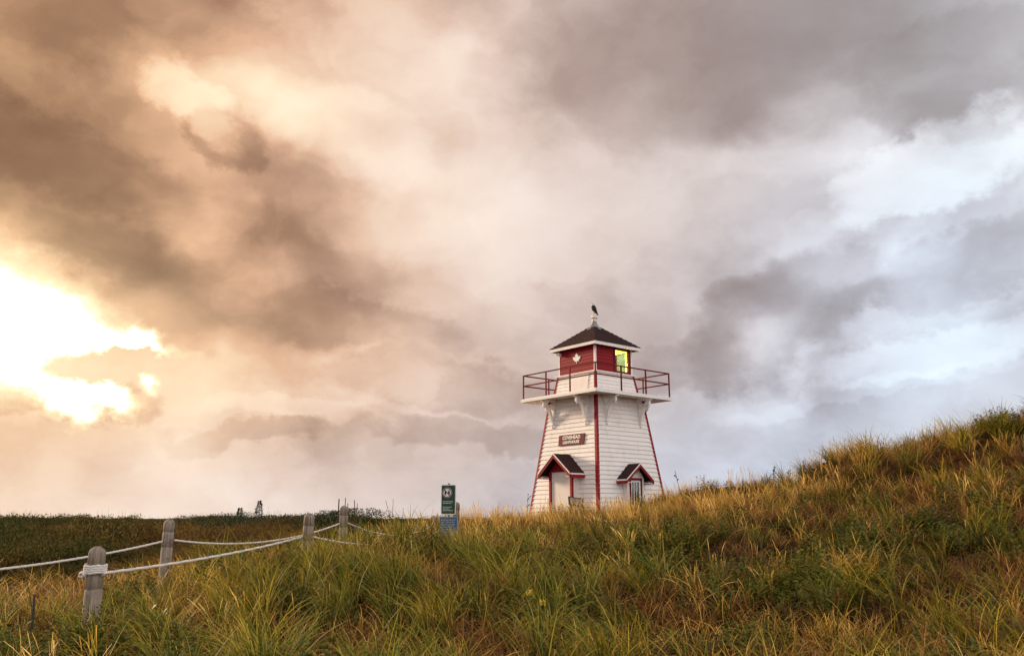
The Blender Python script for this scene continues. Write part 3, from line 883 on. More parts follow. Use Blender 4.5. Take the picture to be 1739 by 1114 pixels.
    MB().lathe([(.11, zv), (.11, zv + .14), (.16, zv + .145), (.16, zv + .175), (.115, zv + .18), (.115, zv + .28), (.10, zv + .32), (.06, zv + .33)], 16).build('vent', 'cream_paint', rf)
    global BIRD_Z
    BIRD_Z = zv + .33

    # ---- name board
    sz = lz(751); su = 0.22
    aw = half(sz)
    tilt = math.atan((A0 - A1) / Z_DECK)
    nb = MB().box(-.78, .78, -.03, 0.0, -.225, .225).build('name_board', 'dark_red_paint', T, bevel=.005, loc=(su, -aw - .034, sz), rot=(-tilt, 0, 0))
    for body, zz, size in (('COVEHEAD', .09, .205), ('LIGHTHOUSE', -.105, .165)):
        me = text_mesh('lettering', body, size, 'sign_white', 0.003)
        o = link('lettering', me, nb)
        o.location = (0, -.0335, zz); o.rotation_euler = (math.pi / 2, 0, 0)

    # ---- entrance porch on the left face
    pu = 0.16; pw2 = 0.68
    yf = -A0 - 0.18
    zpe = lz(809); zpp = lz(776)            # eave and ridge rows
    k = (LH_Y - 2.2) / LH_Y
    zpe, zpp = (lz(804) + LH.z - EYE) * k + EYE - LH.z, (lz(771) + LH.z - EYE) * k + EYE - LH.z
    ov = 0.46
    yb = lambda z: -half(z) + .02
    P = MB()
    for s in (-1, 1):
        x0, x1 = sorted((pu + s * pw2, pu + s * (pw2 - .06)))
        P.hexa([(x0, yf + .1, -.1), (x1, yf + .1, -.1), (x1, yb(-.1), -.1), (x0, yb(-.1), -.1)], [(x0, yf + .1, zpe + .08), (x1, yf + .1, zpe + .08), (x1, yb(zpe), zpe + .08), (x0, yb(zpe), zpe + .08)])
    porch = P.build('porch', 'cream_paint', T)
    for s in (-1, 1):
        x0, x1 = sorted((pu + s * (pw2 + .012), pu + s * (pw2 - .105)))
        MB().box(x0, x1, yf, yf + .098, -.1, zpe + .10).build('post', 'red_paint', porch, bevel=.006)
    slope = (zpp - zpe) / (pw2 + ov * .62)
    xr = pw2 + ov * .62
    MB().prism([(pu - pw2 + .02, zpe + .102), (pu + pw2 - .02, zpe + .102), (pu + .12, zpp - .09), (pu - .12, zpp - .09)], 'y', yf + .02, yf + .08).build('gable', 'red_paint', porch)
    MB().box(pu - pw2 + .107, pu + pw2 - .107, yf + .06, yf + .12, -.1, zpe + .101).build('door', 'cream_paint', porch, bevel=.004)
    yo = yf - .34
    for s in (-1, 1):
        sl = MB()
        e = (pu + s * xr, zpe - .03); p = (pu, zpp)
        n = Vector((s * (zpp - zpe), xr)).normalized() * .05
        sl.prism([e, p, (p[0], p[1] + .055), (e[0] + n.x, e[1] + n.y)], 'y', yo, yb(zpp) - .0)
        r_ = sl.build('roof', ['roof_shingle'], porch)
        rb = MB().prism([(e[0], e[1] - .12), (p[0], p[1] - .12), (p[0], p[1] + .01), (e[0], e[1] + .01)], 'y', yo - .03, yo - .002)
        rb.build('rake_board', 'red_paint', r_)
        tb = MB().prism([(e[0] + s * .02, e[1] - .0), (p[0], p[1] + .012), (p[0], p[1] + .068), (e[0] + s * .02, e[1] + .056)], 'y', yo - .045, yo - .031)
        tb.build('trim', 'white_paint', r_)
        x0, x1 = sorted((e[0] + s * .052, e[0] + s * .002))
        MB().box(x0, x1, yo, yb(zpe) , e[1] - .012, e[1] + .045).build('eave_trim', 'white_paint', r_)
        x0, x1 = sorted((e[0] + s * .045, e[0] - s * .03))
        MB().box(x0, x1, yo + .002, yb(zpe), e[1] - .13, e[1] - .014).build('eave_board', 'red_paint', r_)
        x0, x1 = sorted((e[0] - s * .031, pu + s * (pw2 + .013)))
        MB().box(x0, x1, yo + .004, yb(zpe), e[1] - .10, e[1] - .07).build('soffit', 'cream_paint', r_)
    MB().box(1.00, 1.16, -half(1.0) - .10, -half(1.0) - .0, 0.95, 1.25).build('electrical_box', 'dark_iron', T, bevel=.01)

    # ---- window bay on the right face (built for the -y face, then turned)
    bay = link('window_bay', None, T)
    bay.rotation_euler = (0, 0, rots[1])
    bu = -0.02; bw = 0.50
    yf = -A0 - 0.05
    k = (LH_Y - 1.8) / LH_Y
    zpe, zpp = (lz(815) + LH.z - EYE) * k + EYE - LH.z, (lz(789) + LH.z - EYE) * k + EYE - LH.z
    wz0, wz1 = -.02, zpe + .0
    ww = 0.29
    fp = MB()
    fp.box(bu - bw, bu - ww, yf, yf + .06, -.1, zpe + .1).box(bu + ww, bu + bw, yf, yf + .06, -.1, zpe + .1).box(bu - ww, bu + ww, yf, yf + .06, wz1, zpe + .1).box(bu - ww, bu + ww, yf, yf + .06, -.1, wz0)
    fp.prism([(bu - bw, zpe + .101), (bu + bw, zpe + .101), (bu + .06, zpp - .03), (bu - .06, zpp - .03)], 'y', yf, yf + .06)
    for s in (-1, 1):
        x0, x1 = sorted((bu + s * bw, bu + s * (bw - .05)))
        fp.hexa([(x0, yf + .061, -.1), (x1, yf + .061, -.1), (x1, yb(-.1), -.1), (x0, yb(-.1), -.1)], [(x0, yf + .061, zpe + .08), (x1, yf + .061, zpe + .08), (x1, yb(zpe), zpe + .08), (x0, yb(zpe), zpe + .08)])
    me = fp.mesh('bay_wall', 'cream_paint')
    link('bay_wall', me, bay)
    fr = MB()
    e = .075
    for s in (-1, 1):
        x0, x1 = sorted((bu + s * ww, bu + s * (ww + e)))
        fr.box(x0, x1, yf - .025, yf - .001, wz0 - .05, wz1 + e)
    fr.box(bu - ww - e, bu + ww + e, yf - .028, yf - .001, wz1 + .001, wz1 + e + .01)
    link('window_casing', fr.mesh('window_casing', 'dark_red_paint'), bay)
    ws = MB()
    for s in (-1, 1):
        x0, x1 = sorted((bu + s * ww, bu + s * (ww - .07)))
        ws.box(x0, x1, yf + .01, yf + .05, wz0, wz1)
    zm = wz0 + (wz1 - wz0) * .48
    ws.box(bu - ww + .07, bu + ww - .07, yf + .012, yf + .05, wz1 - .08, wz1).box(bu - ww + .07, bu + ww - .07, yf + .008, yf + .05, zm - .04, zm + .04).box(bu - ww + .07, bu + ww - .07, yf + .012, yf + .05, wz0, wz0 + .08)
    for x in (bu - .072, bu + .072):
        ws.box(x - .013, x + .013, yf + .02, yf + .045, zm + .04, wz1 - .08)
    link('sash', ws.mesh('sash', 'white_paint'), bay)
    link('pane', MB().box(bu - ww + .07, bu + ww - .07, yf + .030, yf + .034, wz0 + .08, wz1 - .08).mesh('pane', 'window_glass'), bay)
    link('unlit_interior_sheet', MB().box(bu - ww - .02, bu + ww + .02, yf + .068, yf + .075, wz0, wz1).mesh('unlit_interior_sheet', 'dark_interior'), bay)  # dark sheet close behind the glass, coloured to stand for the shaded interior
    xr = bw + .30
    yo = yf - .26
    for s in (-1, 1):
        e = (bu + s * xr, zpe - .03); p = (bu, zpp)
        n = Vector((s * (zpp - zpe), xr)).normalized() * .05
        link('roof', MB().prism([e, p, (p[0], p[1] + .055), (e[0] + n.x, e[1] + n.y)], 'y', yo, yb(zpp)).mesh('roof', 'roof_shingle'), bay)
        link('rake_board', MB().prism([(e[0], e[1] - .11), (p[0], p[1] - .11), (p[0], p[1] + .01), (e[0], e[1] + .01)], 'y', yo - .03, yo - .002).mesh('rake_board', 'red_paint'), bay)
        link('trim', MB().prism([(e[0] + s * .02, e[1]), (p[0], p[1] + .012), (p[0], p[1] + .065), (e[0] + s * .02, e[1] + .054)], 'y', yo - .045, yo - .031).mesh('trim', 'white_paint'), bay)
        x0, x1 = sorted((e[0] + s * .05, e[0] + s * .002))
        link('eave_trim', MB().box(x0, x1, yo, yb(zpe), e[1] - .012, e[1] + .045).mesh('eave_trim', 'white_paint'), bay)
        x0, x1 = sorted((e[0] + s * .043, e[0] - s * .03))
        link('eave_board', MB().box(x0, x1, yo + .002, yb(zpe), e[1] - .12, e[1] - .014).mesh('eave_board', 'red_paint'), bay)
        x0, x1 = sorted((e[0] - s * .031, bu + s * (bw + .001)))
        link('soffit', MB().box(x0, x1, yo + .004, yb(zpe), e[1] - .09, e[1] - .06).mesh('soffit', 'cream_paint'), bay)
    return T
lighthouse = make_lighthouse()
# ------------------------------------------------------------------ vegetation
def grass_mat(name, base_a, base_b, tip_a, tip_b, rough=0.55, trans=0.22):
    """blade colour by a per-clump tint and by the dried tip; leaves let some light through"""
    m, b = new_mat(name)
    t = b.node('ShaderNodeAttribute', attribute_name='tip').outputs['Fac']
    tint = b.node('ShaderNodeAttribute', attribute_name='tint', attribute_type='INSTANCER').outputs['Fac']
    rb = b.node('ShaderNodeAttribute', attribute_name='vary').outputs['Fac']
    k = b.math('ADD', b.math('MULTIPLY', tint, 0.7), b.math('MULTIPLY', rb, 0.45), clamp=True)
    base = b.mix(k, base_a, base_b)
    tip = b.mix(k, tip_a, tip_b)
    c = b.mix(b.maprange(b.math('ADD', t, b.math('MULTIPLY', rb, 0.3)), 0.25, 1.1), base, tip)
    rv = b.node('ShaderNodeObjectInfo').outputs['Random']
    c = b.vmath('SCALE', c, scale=b.maprange(rv, 0.0, 1.0, 0.62, 1.28, 'LINEAR'))
    p = b.node('ShaderNodeBsdfPrincipled')
    b.put(p.inputs['Base Color'], c); p.inputs['Roughness'].default_value = rough
    p.inputs['Specular IOR Level'].default_value = 0.15
    tr = b.node('ShaderNodeBsdfTranslucent'); b.put(tr.inputs['Color'], c)
    mx = b.node('ShaderNodeMixShader'); mx.inputs[0].default_value = trans
    b.t.links.new(p.outputs[0], mx.inputs[1]); b.t.links.new(tr.outputs[0], mx.inputs[2])
    return finish(m, b, mx.outputs[0])

grass_mat('marram_blade', (0.016, 0.036, 0.004), (0.090, 0.088, 0.009), (0.090, 0.150, 0.012), (0.76, 0.50, 0.050))
grass_mat('straw_blade', (0.140, 0.064, 0.012), (0.310, 0.155, 0.024), (0.72, 0.38, 0.055), (0.92, 0.60, 0.165))
grass_mat('thatch_blade', (0.050, 0.020, 0.009), (0.130, 0.058, 0.019), (0.180, 0.075, 0.026), (0.42, 0.21, 0.065))
grass_mat('forb_leaf', (0.012, 0.026, 0.004), (0.060, 0.082, 0.009), (0.040, 0.080, 0.009), (0.270, 0.235, 0.024), 0.5, 0.25)
grass_mat('rust_leaf', (0.085, 0.024, 0.010), (0.165, 0.060, 0.017), (0.190, 0.055, 0.020), (0.38, 0.155, 0.040), 0.6, 0.25)
grass_mat('scrub_leaf', (0.018, 0.034, 0.007), (0.120, 0.058, 0.016), (0.036, 0.058, 0.011), (0.200, 0.110, 0.026), 0.9, 0.12)
grass_mat('needle', (0.016, 0.030, 0.012), (0.034, 0.048, 0.016), (0.022, 0.040, 0.014), (0.045, 0.060, 0.020), 0.6, 0.15)

class Leafage:
    def __init__(self):
        self.v, self.f, self.tip, self.vary = [], [], [], []
    def strip(self, pts, widths, side, vary):
        o = len(self.v)
        n = len(pts)
        for i, (p, w) in enumerate(zip(pts, widths)):
            s = side[i] if isinstance(side, list) else side
            self.v.append(tuple(p - s * w / 2)); self.v.append(tuple(p + s * w / 2))
            self.tip += [i / (n - 1)] * 2
            self.vary += [vary] * 2
        for i in range(n - 1):
            a = o + 2 * i
            self.f.append((a, a + 1, a + 3, a + 2))
    def blade(self, base, phi, th0, kap, L, w, n=6, seed_head=False, rnd=random):
        p = Vector(base)
        h = Vector((math.cos(phi), math.sin(phi), 0))
        tw = rnd.uniform(-0.9, 0.9)
        sd = (Vector((-h.y, h.x, 0)) * math.cos(tw) + h * math.sin(tw)).normalized()
        pts, ws = [], []
        for i in range(n):
            s = i / (n - 1)
            pts.append(p.copy())
            ww = w * (0.75 + 0.5 * s) * max(0.06, 1 - s ** 2.4)
            if seed_head and s > 0.70:
                ww = w * 1.9 * (1 - ((s - 0.84) / 0.22) ** 2 * 0.8)
            ws.append(ww)
            th = th0 + kap * s ** 1.4
            th = min(th, 2.5)
            p = p + (h * math.sin(th) + Vector((0, 0, math.cos(th)))) * (L / (n - 1))
        self.strip(pts, ws, sd, rnd.random())
    def leaf(self, base, d, up, L, w, vary):
        d = Vector(d).normalized(); s = d.cross(Vector(up))
        if s.length < 1e-3:
            s = d.cross(Vector((1, 0, 0)))
        s.normalize(); u = s.cross(d)
        o = len(self.v)
        b0 = Vector(base)
        self.v += [tuple(b0), tuple(b0 + d * L * .5 - s * w / 2 + u * w * .18), tuple(b0 + d * L), tuple(b0 + d * L * .5 + s * w / 2 + u * w * .18)]
        self.tip += [0.1, 0.5, 1.0, 0.5]; self.vary += [vary] * 4
        self.f += [(o, o + 1, o + 2), (o, o + 2, o + 3)]
    def mesh(self, name, mat):
        me = bpy.data.meshes.new(name)
        me.from_pydata(self.v, [], self.f)
        for an, vals in (('tip', self.tip), ('vary', self.vary)):
            a = me.attributes.new(an, 'FLOAT', 'POINT')
            a.data.foreach_set('value', vals)
        me.materials.append(MATS[mat])
        me.polygons.foreach_set('use_smooth', [True] * len(me.polygons))
        return me

def wind(rnd, strong=1.0):
    """most blades bend to the left, as the wind leaves them"""
    return math.pi + rnd.gauss(0, 1.15 / strong)

def t_marram(seed):
    r = random.Random(seed); L_ = Leafage()
    for i in range(30):
        a = r.uniform(0, 6.283); q = 0.13 * math.sqrt(r.random())
        L_.blade((q * math.cos(a), q * math.sin(a), -0.03), wind(r), r.uniform(0.0, 0.55), r.uniform(0.7, 2.3), r.uniform(0.5, 1.2), r.uniform(0.009, 0.016), 8, rnd=r)
    return L_.mesh('marram_clump', 'marram_blade')
def t_tussock(seed):
    r = random.Random(seed); L_ = Leafage()
    for i in range(85):
        a = r.uniform(0, 6.283); q = 0.16 * math.sqrt(r.random())
        phi = a + r.gauss(0, .5) if r.random() < .45 else wind(r)
        L_.blade((q * math.cos(a), q * math.sin(a), -0.03), phi, r.uniform(0.05, 0.6), r.uniform(0.8, 2.4), r.uniform(0.55, 1.35), r.uniform(0.010, 0.017), 9, rnd=r)
    return L_.mesh('tussock', 'marram_blade')
def t_straw(seed):
    r = random.Random(seed); L_ = Leafage()
    for i in range(24):
        a = r.uniform(0, 6.283); q = 0.15 * math.sqrt(r.random())
        sh = r.random() < 0.16
        L_.blade((q * math.cos(a), q * math.sin(a), -0.03), wind(r, 0.8), r.uniform(0.0, 0.45), r.uniform(0.3, 2.2) if not sh else r.uniform(0.1, 0.7), r.uniform(0.35, 0.85) if not sh else r.uniform(0.75, 1.1), r.uniform(0.007, 0.013), 7, sh, rnd=r)
    return L_.mesh('straw_clump', 'straw_blade')
def t_thatch(seed):
    r = random.Random(seed); L_ = Leafage()
    for i in range(42):
        a = r.uniform(0, 6.283); q = 0.24 * math.sqrt(r.random())
        L_.blade((q * math.cos(a), q * math.sin(a), -0.02), r.uniform(0, 6.283), r.uniform(0.3, 1.4), r.uniform(-0.4, 1.0), r.uniform(0.14, 0.45), r.uniform(0.006, 0.012), 4, rnd=r)
    return L_.mesh('thatch_clump', 'thatch_blade')
def t_tangle(seed):
    r = random.Random(seed); L_ = Leafage()
    for i in range(24):
        a = r.uniform(0, 6.283); q = 0.22 * math.sqrt(r.random())
        L_.blade((q * math.cos(a), q * math.sin(a), 0.0), r.uniform(0, 6.283), r.uniform(0.2, 1.2), r.uniform(0.3, 1.9), r.uniform(0.3, 0.75), r.uniform(0.007, 0.013), 7, rnd=r)
    return L_.mesh('tangle_clump', 'straw_blade')
def t_forb(seed, mat='forb_leaf', hmin=0.14, hmax=0.42):
    r = random.Random(seed); L_ = Leafage()
    for i in range(9):
        a = r.uniform(0, 6.283); q = 0.16 * math.sqrt(r.random())
        p = Vector((q * math.cos(a), q * math.sin(a), -0.02))
        h = r.uniform(hmin, hmax)
        tilt = Vector((r.gauss(-.05, .22), r.gauss(0, .22), 1)).normalized()
        n = 7
        L_.strip([p + tilt * h * k / 3 for k in range(4)], [0.007, .006, .005, .003], Vector((math.cos(a), math.sin(a), 0)), r.random())
        for j in range(13):
            s = 0.15 + 0.85 * j / 12
            ph = j * 2.4 + r.random()
            d = Vector((math.cos(ph), math.sin(ph), r.uniform(-0.2, 0.8)))
            L_.leaf(p + tilt * h * s, d, (0, 0, 1), r.uniform(0.055, 0.100) * (1.15 - .5 * s), r.uniform(0.026, 0.046), r.random())
    return L_.mesh('forb_clump', mat)
def t_scrub(seed, mat='scrub_leaf', n=1500, leaf=0.062):
    r = random.Random(seed); L_ = Leafage()
    lobes = [(Vector((r.uniform(-.55, .55), r.uniform(-.55, .55), r.uniform(.35, .75))), r.uniform(.28, .5)) for _ in range(6)]
    for i in range(n):
        c, q = r.choice(lobes)
        d = Vector((r.gauss(0, 1), r.gauss(0, 1), r.gauss(0.25, 1))).normalized()
        p = c + d * q * r.uniform(0.55, 1.08)
        p.z = max(p.z, 0.02) * 0.9
        dd = (d + Vector((r.gauss(0, .6), r.gauss(0, .6), r.gauss(.3, .6)))).normalized()
        L_.leaf(p, dd, (r.gauss(0, 1), r.gauss(0, 1), 1), leaf * r.uniform(.6, 1.5), leaf * r.uniform(.35, .7), r.random())
    for i in range(10):      # bare twigs sticking out
        a = r.uniform(0, 6.283)
        L_.blade((r.uniform(-.5, .5), r.uniform(-.5, .5), .3), a, r.uniform(0, .5), .2, r.uniform(.5, .95), .014, 4, rnd=r)
    return L_.mesh('scrub_bush', mat)

def scatter(name, templates, pts, rotz, tilt, size, tint, label, cat):
    me = bpy.data.meshes.new(name)
    me.from_pydata([tuple(p) for p in pts], [], [])
    n = len(pts)
    rot = np.zeros((n, 3)); rot[:, 0] = tilt[:, 0]; rot[:, 1] = tilt[:, 1]; rot[:, 2] = rotz
    a = me.attributes.new('rot', 'FLOAT_VECTOR', 'POINT'); a.data.foreach_set('vector', rot.ravel())
    for an, vals in (('size', size), ('tint', tint)):
        a = me.attributes.new(an, 'FLOAT', 'POINT'); a.data.foreach_set('value', np.asarray(vals, float))
    a = me.attributes.new('which', 'INT', 'POINT'); a.data.foreach_set('value', rng.integers(0, len(templates), n).astype(np.int32))
    o = link(name, me)
    tree = bpy.data.node_groups.new(name + '_scatter', 'GeometryNodeTree')
    tree.interface.new_socket('Geometry', in_out='INPUT', socket_type='NodeSocketGeometry')
    tree.interface.new_socket('Geometry', in_out='OUTPUT', socket_type='NodeSocketGeometry')
    N, K = tree.nodes, tree.links
    gi, go = N.new('NodeGroupInput'), N.new('NodeGroupOutput')
    iop = N.new('GeometryNodeInstanceOnPoints')
    join = N.new('GeometryNodeJoinGeometry')
    for tm in templates:
        to = bpy.data.objects.new(tm.name + '_template', tm)      # never linked: only a shape to repeat
        oi = N.new('GeometryNodeObjectInfo'); oi.inputs['Object'].default_value = to
        oi.inputs['As Instance'].default_value = True
        K.new(oi.outputs['Geometry'], join.inputs[0])
    def attr(nm, dt):
        q = N.new('GeometryNodeInputNamedAttribute'); q.data_type = dt
        q.inputs['Name'].default_value = nm
        return q.outputs['Attribute']
    K.new(gi.outputs[0], iop.inputs['Points'])
    K.new(join.outputs[0], iop.inputs['Instance'])
    iop.inputs['Pick Instance'].default_value = True
    K.new(attr('which', 'INT'), iop.inputs['Instance Index'])
    e2r = N.new('FunctionNodeEulerToRotation')
    K.new(attr('rot', 'FLOAT_VECTOR'), e2r.inputs[0])
    K.new(e2r.outputs[0], iop.inputs['Rotation'])
    K.new(attr('size', 'FLOAT'), iop.inputs['Scale'])
    K.new(iop.outputs[0], go.inputs[0])
    mod = o.modifiers.new('scatter', 'NODES'); mod.node_group = tree
    o['kind'] = 'stuff'
    tag(o, label, cat)
    return o

def sm(a, b_, x):
    t = np.clip((x - a) / (b_ - a), 0, 1)
    return t * t * (3 - 2 * t)

def candidates(dens, y0, y1, far_pow=1.1, near=11.0, side=0.70, pad=4.0):
    """random places over the dune, thinning out with distance"""
    xmax = side * y1 + pad
    n = int(dens * (y1 - y0) * 2 * xmax)
    x = rng.uniform(-xmax, xmax, n); y = rng.uniform(y0, y1, n)
    k = np.abs(x) < side * np.maximum(y, 0) + pad
    k &= rng.random(n) < np.clip((near / np.maximum(np.hypot(x, y), 1e-3)), 0, 1) ** far_pow
    x, y = x[k], y[k]
    # keep the tower footprint clear
    k = np.hypot(x - LH.x, y - LH.y) > 2.9
    return x[k], y[k]

def zone_maps(x, y):
    patch = fbm(x * 0.42 + 3.1, y * 0.30 + 8.0, 3)
    fine = fbm(x * 1.5 + 30, y * 1.1 - 12, 3)
    mound = sm(7.2, 9.0, x) * sm(18.5, 21.5, y)
    upper = sm(15.5, 25, y + 0.15 * x) * (1 - 0.75 * mound)
    left = sm(-5.2, -6.6, x + 0.0 * y) * sm(30, 22, y)
    crest = sm(25, 29, y)
    lush = np.exp(-(((x + 1.8) / 2.6) ** 2 + ((y - 12.2) / 4.6) ** 2))
    straw = np.clip(0.26 + 0.75 * upper + 0.75 * left + 1.9 * (patch - 0.5) + 1.4 * (fine - 0.5) - 0.50 * lush - 0.12 * mound, 0, 1)
    return patch, fine, mound, upper, left, crest, lush, straw

def scrub_edge(x, y):
    """1 where the low ground of the scrub begins, left of and beyond the rope fence"""
    return sm(-0.3, 1.2, (-x - 7.0) + 0.40 * (y - 17)) * sm(16.5, 20, y - 0.1 * (x + 8)) * sm(-1.0, -3.5, x + 0.02 * y)

def forb_map(x, y):
    """where leafy plants and rusty patches crowd the grass out"""
    patch, fine, mound, upper, left, crest, lush, straw = zone_maps(x, y)
    f2 = fbm(x * 0.8 - 7, y * 0.55 + 4, 3)
    pr = 0.8 * sm(0.53, 0.61, f2) * (1 - 0.7 * upper) * (1 - left) * (1 - 0.85 * lush)
    pr = np.maximum(pr, 0.55 * mound * sm(0.47, 0.58, f2))
    spots = [np.exp(-(((x - cx) / sx) ** 2 + ((y - cy) / sy) ** 2)) for cx, cy, sx, sy in ((0.6, 10.8, 1.1, .9), (2.2, 10.0, 1.0, .8), (3.6, 12.6, 1.4, .8), (5.6, 14.5, 1.5, .9), (7.6, 14.0, 1.3, 1.0), (1.6, 14.5, 1.2, .8))]
    pr = np.clip(np.maximum(pr, np.maximum.reduce(spots) * 0.95 * sm(0.40, 0.56, fbm(x * 1.7 + 21, y * 1.5, 2))), 0, 1)
    rz = np.maximum.reduce([np.exp(-(((x - cx) / sx) ** 2 + ((y - cy) / sy) ** 2)) for cx, cy, sx, sy in ((-5.2, 8.6, 1.0, 1.2), (6.0, 10.0, 1.4, 1.8), (1.2, 8.9, 2.0, .6), (-3.6, 10.2, 1.0, .8), (8.8, 16.3, 2.6, .9), (5.5, 17.5, 1.6, .7))])
    rz = np.maximum(rz * sm(0.3, 0.5, fbm(x * 1.6, y * 1.6 + 9, 2)), sm(0.50, 0.38, f2) * 0.6 * (1 - upper * .7))
    return pr, rz

def plant_all():
    # marram grass -----------------------------------------------------
    x, y = candidates(9, 4.5, 47)
    patch, fine, mound, upper, left, crest, lush, straw = zone_maps(x, y)
    sc = scrub_edge(x, y)
    k = rng.random(len(x)) < np.clip((1 - straw) * (0.12 + 1.0 * sm(0.44, 0.56, fine)) + 0.8 * lush * sm(0.36, 0.5, fine), 0.04, 1) * (1 - sc) * (1 - 0.85 * forb_map(x, y)[0]) * (1 - 0.6 * forb_map(x, y)[1])
    x, y, fine, mound, straw, lush = (v[k] for v in (x, y, fine, mound, straw, lush))
    n = len(x)
    size = rng.uniform(0.40, 0.85, n) * (0.9 + 0.35 * lush) * (1 - 0.15 * mound) * (0.75 + 0.6 * fbm(x * 0.7, y * 0.7 + 40, 2))
    scatter('marram_grass', [t_marram(s) for s in range(6)], np.stack([x, y, ground_z(x, y)], 1), rng.uniform(-0.9, 0.9, n), rng.normal(0, 0.10, (n, 2)), size,
            np.clip(0.10 + 0.6 * straw + 1.6 * (fbm(x * 0.9 + 5, y * 0.7, 2) - 0.5) + rng.normal(0, 0.22, n), 0, 1), 'green arching beach grass covering the dune slope', 'grass')
    # big tussocks ------------------------------------------------------
    x, y = candidates(1.5, 4.5, 30, 0.5)
    patch, fine, mound, upper, left, crest, lush, straw = zone_maps(x, y)
    k = rng.random(len(x)) < np.clip(0.06 + 1.0 * lush + 0.25 * sm(0.48, 0.6, fine) - 0.3 * upper - 0.2 * left + 0.55 * mound, 0.02, 1) * (1 - scrub_edge(x, y))
    x, y, straw, lush = (v[k] for v in (x, y, straw, lush)); n = len(x)
    scatter('tussock_grass', [t_tussock(s + 300) for s in range(5)], np.stack([x, y, ground_z(x, y)], 1), rng.uniform(-0.8, 0.8, n), rng.normal(0, 0.10, (n, 2)), rng.uniform(0.55, 0.95, n) * (1 + .1 * lush),
            np.clip(0.05 + 0.6 * straw + rng.normal(0, 0.30, n), 0, 1), 'large green and yellow tussocks of arching beach grass on the slope', 'grass')
    # straw ------------------------------------------------------------
    x, y = candidates(17, 4.5, 47, 0.85)
    patch, fine, mound, upper, left, crest, lush, straw = zone_maps(x, y)
    sc = scrub_edge(x, y)
    clumpy = sm(0.36, 0.56, fbm(x * 1.1 - 20, y * 0.9 + 11, 2))
    k = rng.random(len(x)) < np.clip(straw * (0.45 + 0.6 * clumpy), np.where(y > 25, 0.45, 0.05), 1) * (1 - sc) * (1 - 0.80 * forb_map(x, y)[0]) * (1 - 0.45 * forb_map(x, y)[1])
    x, y, fine, mound, upper, straw, left = (v[k] for v in (x, y, fine, mound, upper, straw, left))
    n = len(x)
    size = rng.uniform(0.45, 0.85, n) * (0.78 + 0.22 * upper) * (1 - 0.30 * left)
    tw = LH.y - y
    size = np.where((np.abs(x - LH.x) < 3.6) & (y > 27), size * 0.72, size)
    size = size * (1 - 0.40 * sm(12.5, 9.5, y) * sm(-3.0, -1.0, x))
    scatter('dry_grass', [t_straw(s + 50) for s in range(6)], np.stack([x, y, ground_z(x, y)], 1), rng.uniform(-1.2, 1.2, n), rng.normal(0, 0.12, (n, 2)), size,
            np.clip(0.45 + rng.normal(0, 0.33, n), 0, 1), 'golden straw-coloured dry grass on the dune crest and by the ropes', 'grass')
    # thatch -----------------------------------------------------------
    x, y = candidates(8, 4.5, 40, 1.0)
    sc = scrub_edge(x, y)
    k = rng.random(len(x)) < (1 - sc)
    x, y = x[k], y[k]; n = len(x)
    scatter('dead_thatch', [t_thatch(s + 90) for s in range(4)], np.stack([x, y, ground_z(x, y)], 1), rng.uniform(0, 6.28, n), rng.normal(0, 0.15, (n, 2)), rng.uniform(0.7, 1.3, n),
            np.clip(0.45 + rng.normal(0, 0.35, n), 0, 1), 'brown matted dead grass lying between the green clumps', 'grass')
    x, y = candidates(4.5, 4.5, 34, 0.8)
    patch, fine, mound, upper, left, crest, lush, straw = zone_maps(x, y)
    k = rng.random(len(x)) < (0.25 + 0.75 * sm(0.35, 0.6, fbm(x * 1.2 + 77, y * 1.0, 2))) * (1 - scrub_edge(x, y))
    x, y = x[k], y[k]; n = len(x)
    scatter('fallen_straw', [t_tangle(s + 400) for s in range(5)], np.stack([x, y, ground_z(x, y)], 1), rng.uniform(0, 6.28, n), rng.normal(0, 0.2, (n, 2)), rng.uniform(0.6, 1.1, n),
            np.clip(0.35 + rng.normal(0, 0.35, n), 0, 1), 'pale fallen grass stems criss-crossing over the dune slope', 'grass')
    # leafy ground cover -------------------------------------------------
    x, y = candidates(17, 4.5, 34, 0.9)
    patch, fine, mound, upper, left, crest, lush, straw = zone_maps(x, y)
    pr, rz = forb_map(x, y)
    k = rng.random(len(x)) < pr * (1 - scrub_edge(x, y))
    rust = rng.random(len(x)) < rz * (1 - scrub_edge(x, y)) * (1 - pr)
    for sel, nm, mat, lab in ((k, 'leafy_ground_cover', 'forb_leaf', 'dark green leafy plants low on the dune slope'), (rust & ~k, 'rusty_ground_cover', 'rust_leaf', 'rust brown withered plants low on the dune slope')):
        xx, yy = x[sel], y[sel]; n = len(xx)
        scatter(nm, [t_forb(s + 130, mat) for s in range(5)], np.stack([xx, yy, ground_z(xx, yy)], 1), rng.uniform(0, 6.28, n), rng.normal(0, 0.12, (n, 2)), rng.uniform(0.75, 1.4, n) * (1 if mat == 'forb_leaf' else 0.6),
                np.clip(0.35 + rng.normal(0, 0.3, n), 0, 1), lab, 'plants')
    # scrub plain --------------------------------------------------------
    rad = np.exp(rng.uniform(math.log(17), math.log(900), 15000))
    ang = rng.uniform(R(-46), R(44), len(rad))
    x, y = rad * np.sin(ang), rad * np.cos(ang)
    hz = scrub_edge(x, y)
    hill = np.where((x > -2.5) & (y < 60), 0, 1)
    k = (rng.random(len(x)) < hz * hill + (y > 60) * 1.0) & (np.hypot(x - LH.x, y - LH.y) > 6)
    x, y = x[k], y[k]; n = len(x)
    dist = np.hypot(x, y)
    pz = fbm(x * 0.11, y * 0.05, 4)
    size = rng.uniform(0.55, 1.05, n) * (1 + 0.45 * sm(20, 45, dist)) * (1 + 0.25 * sm(60, 300, dist))
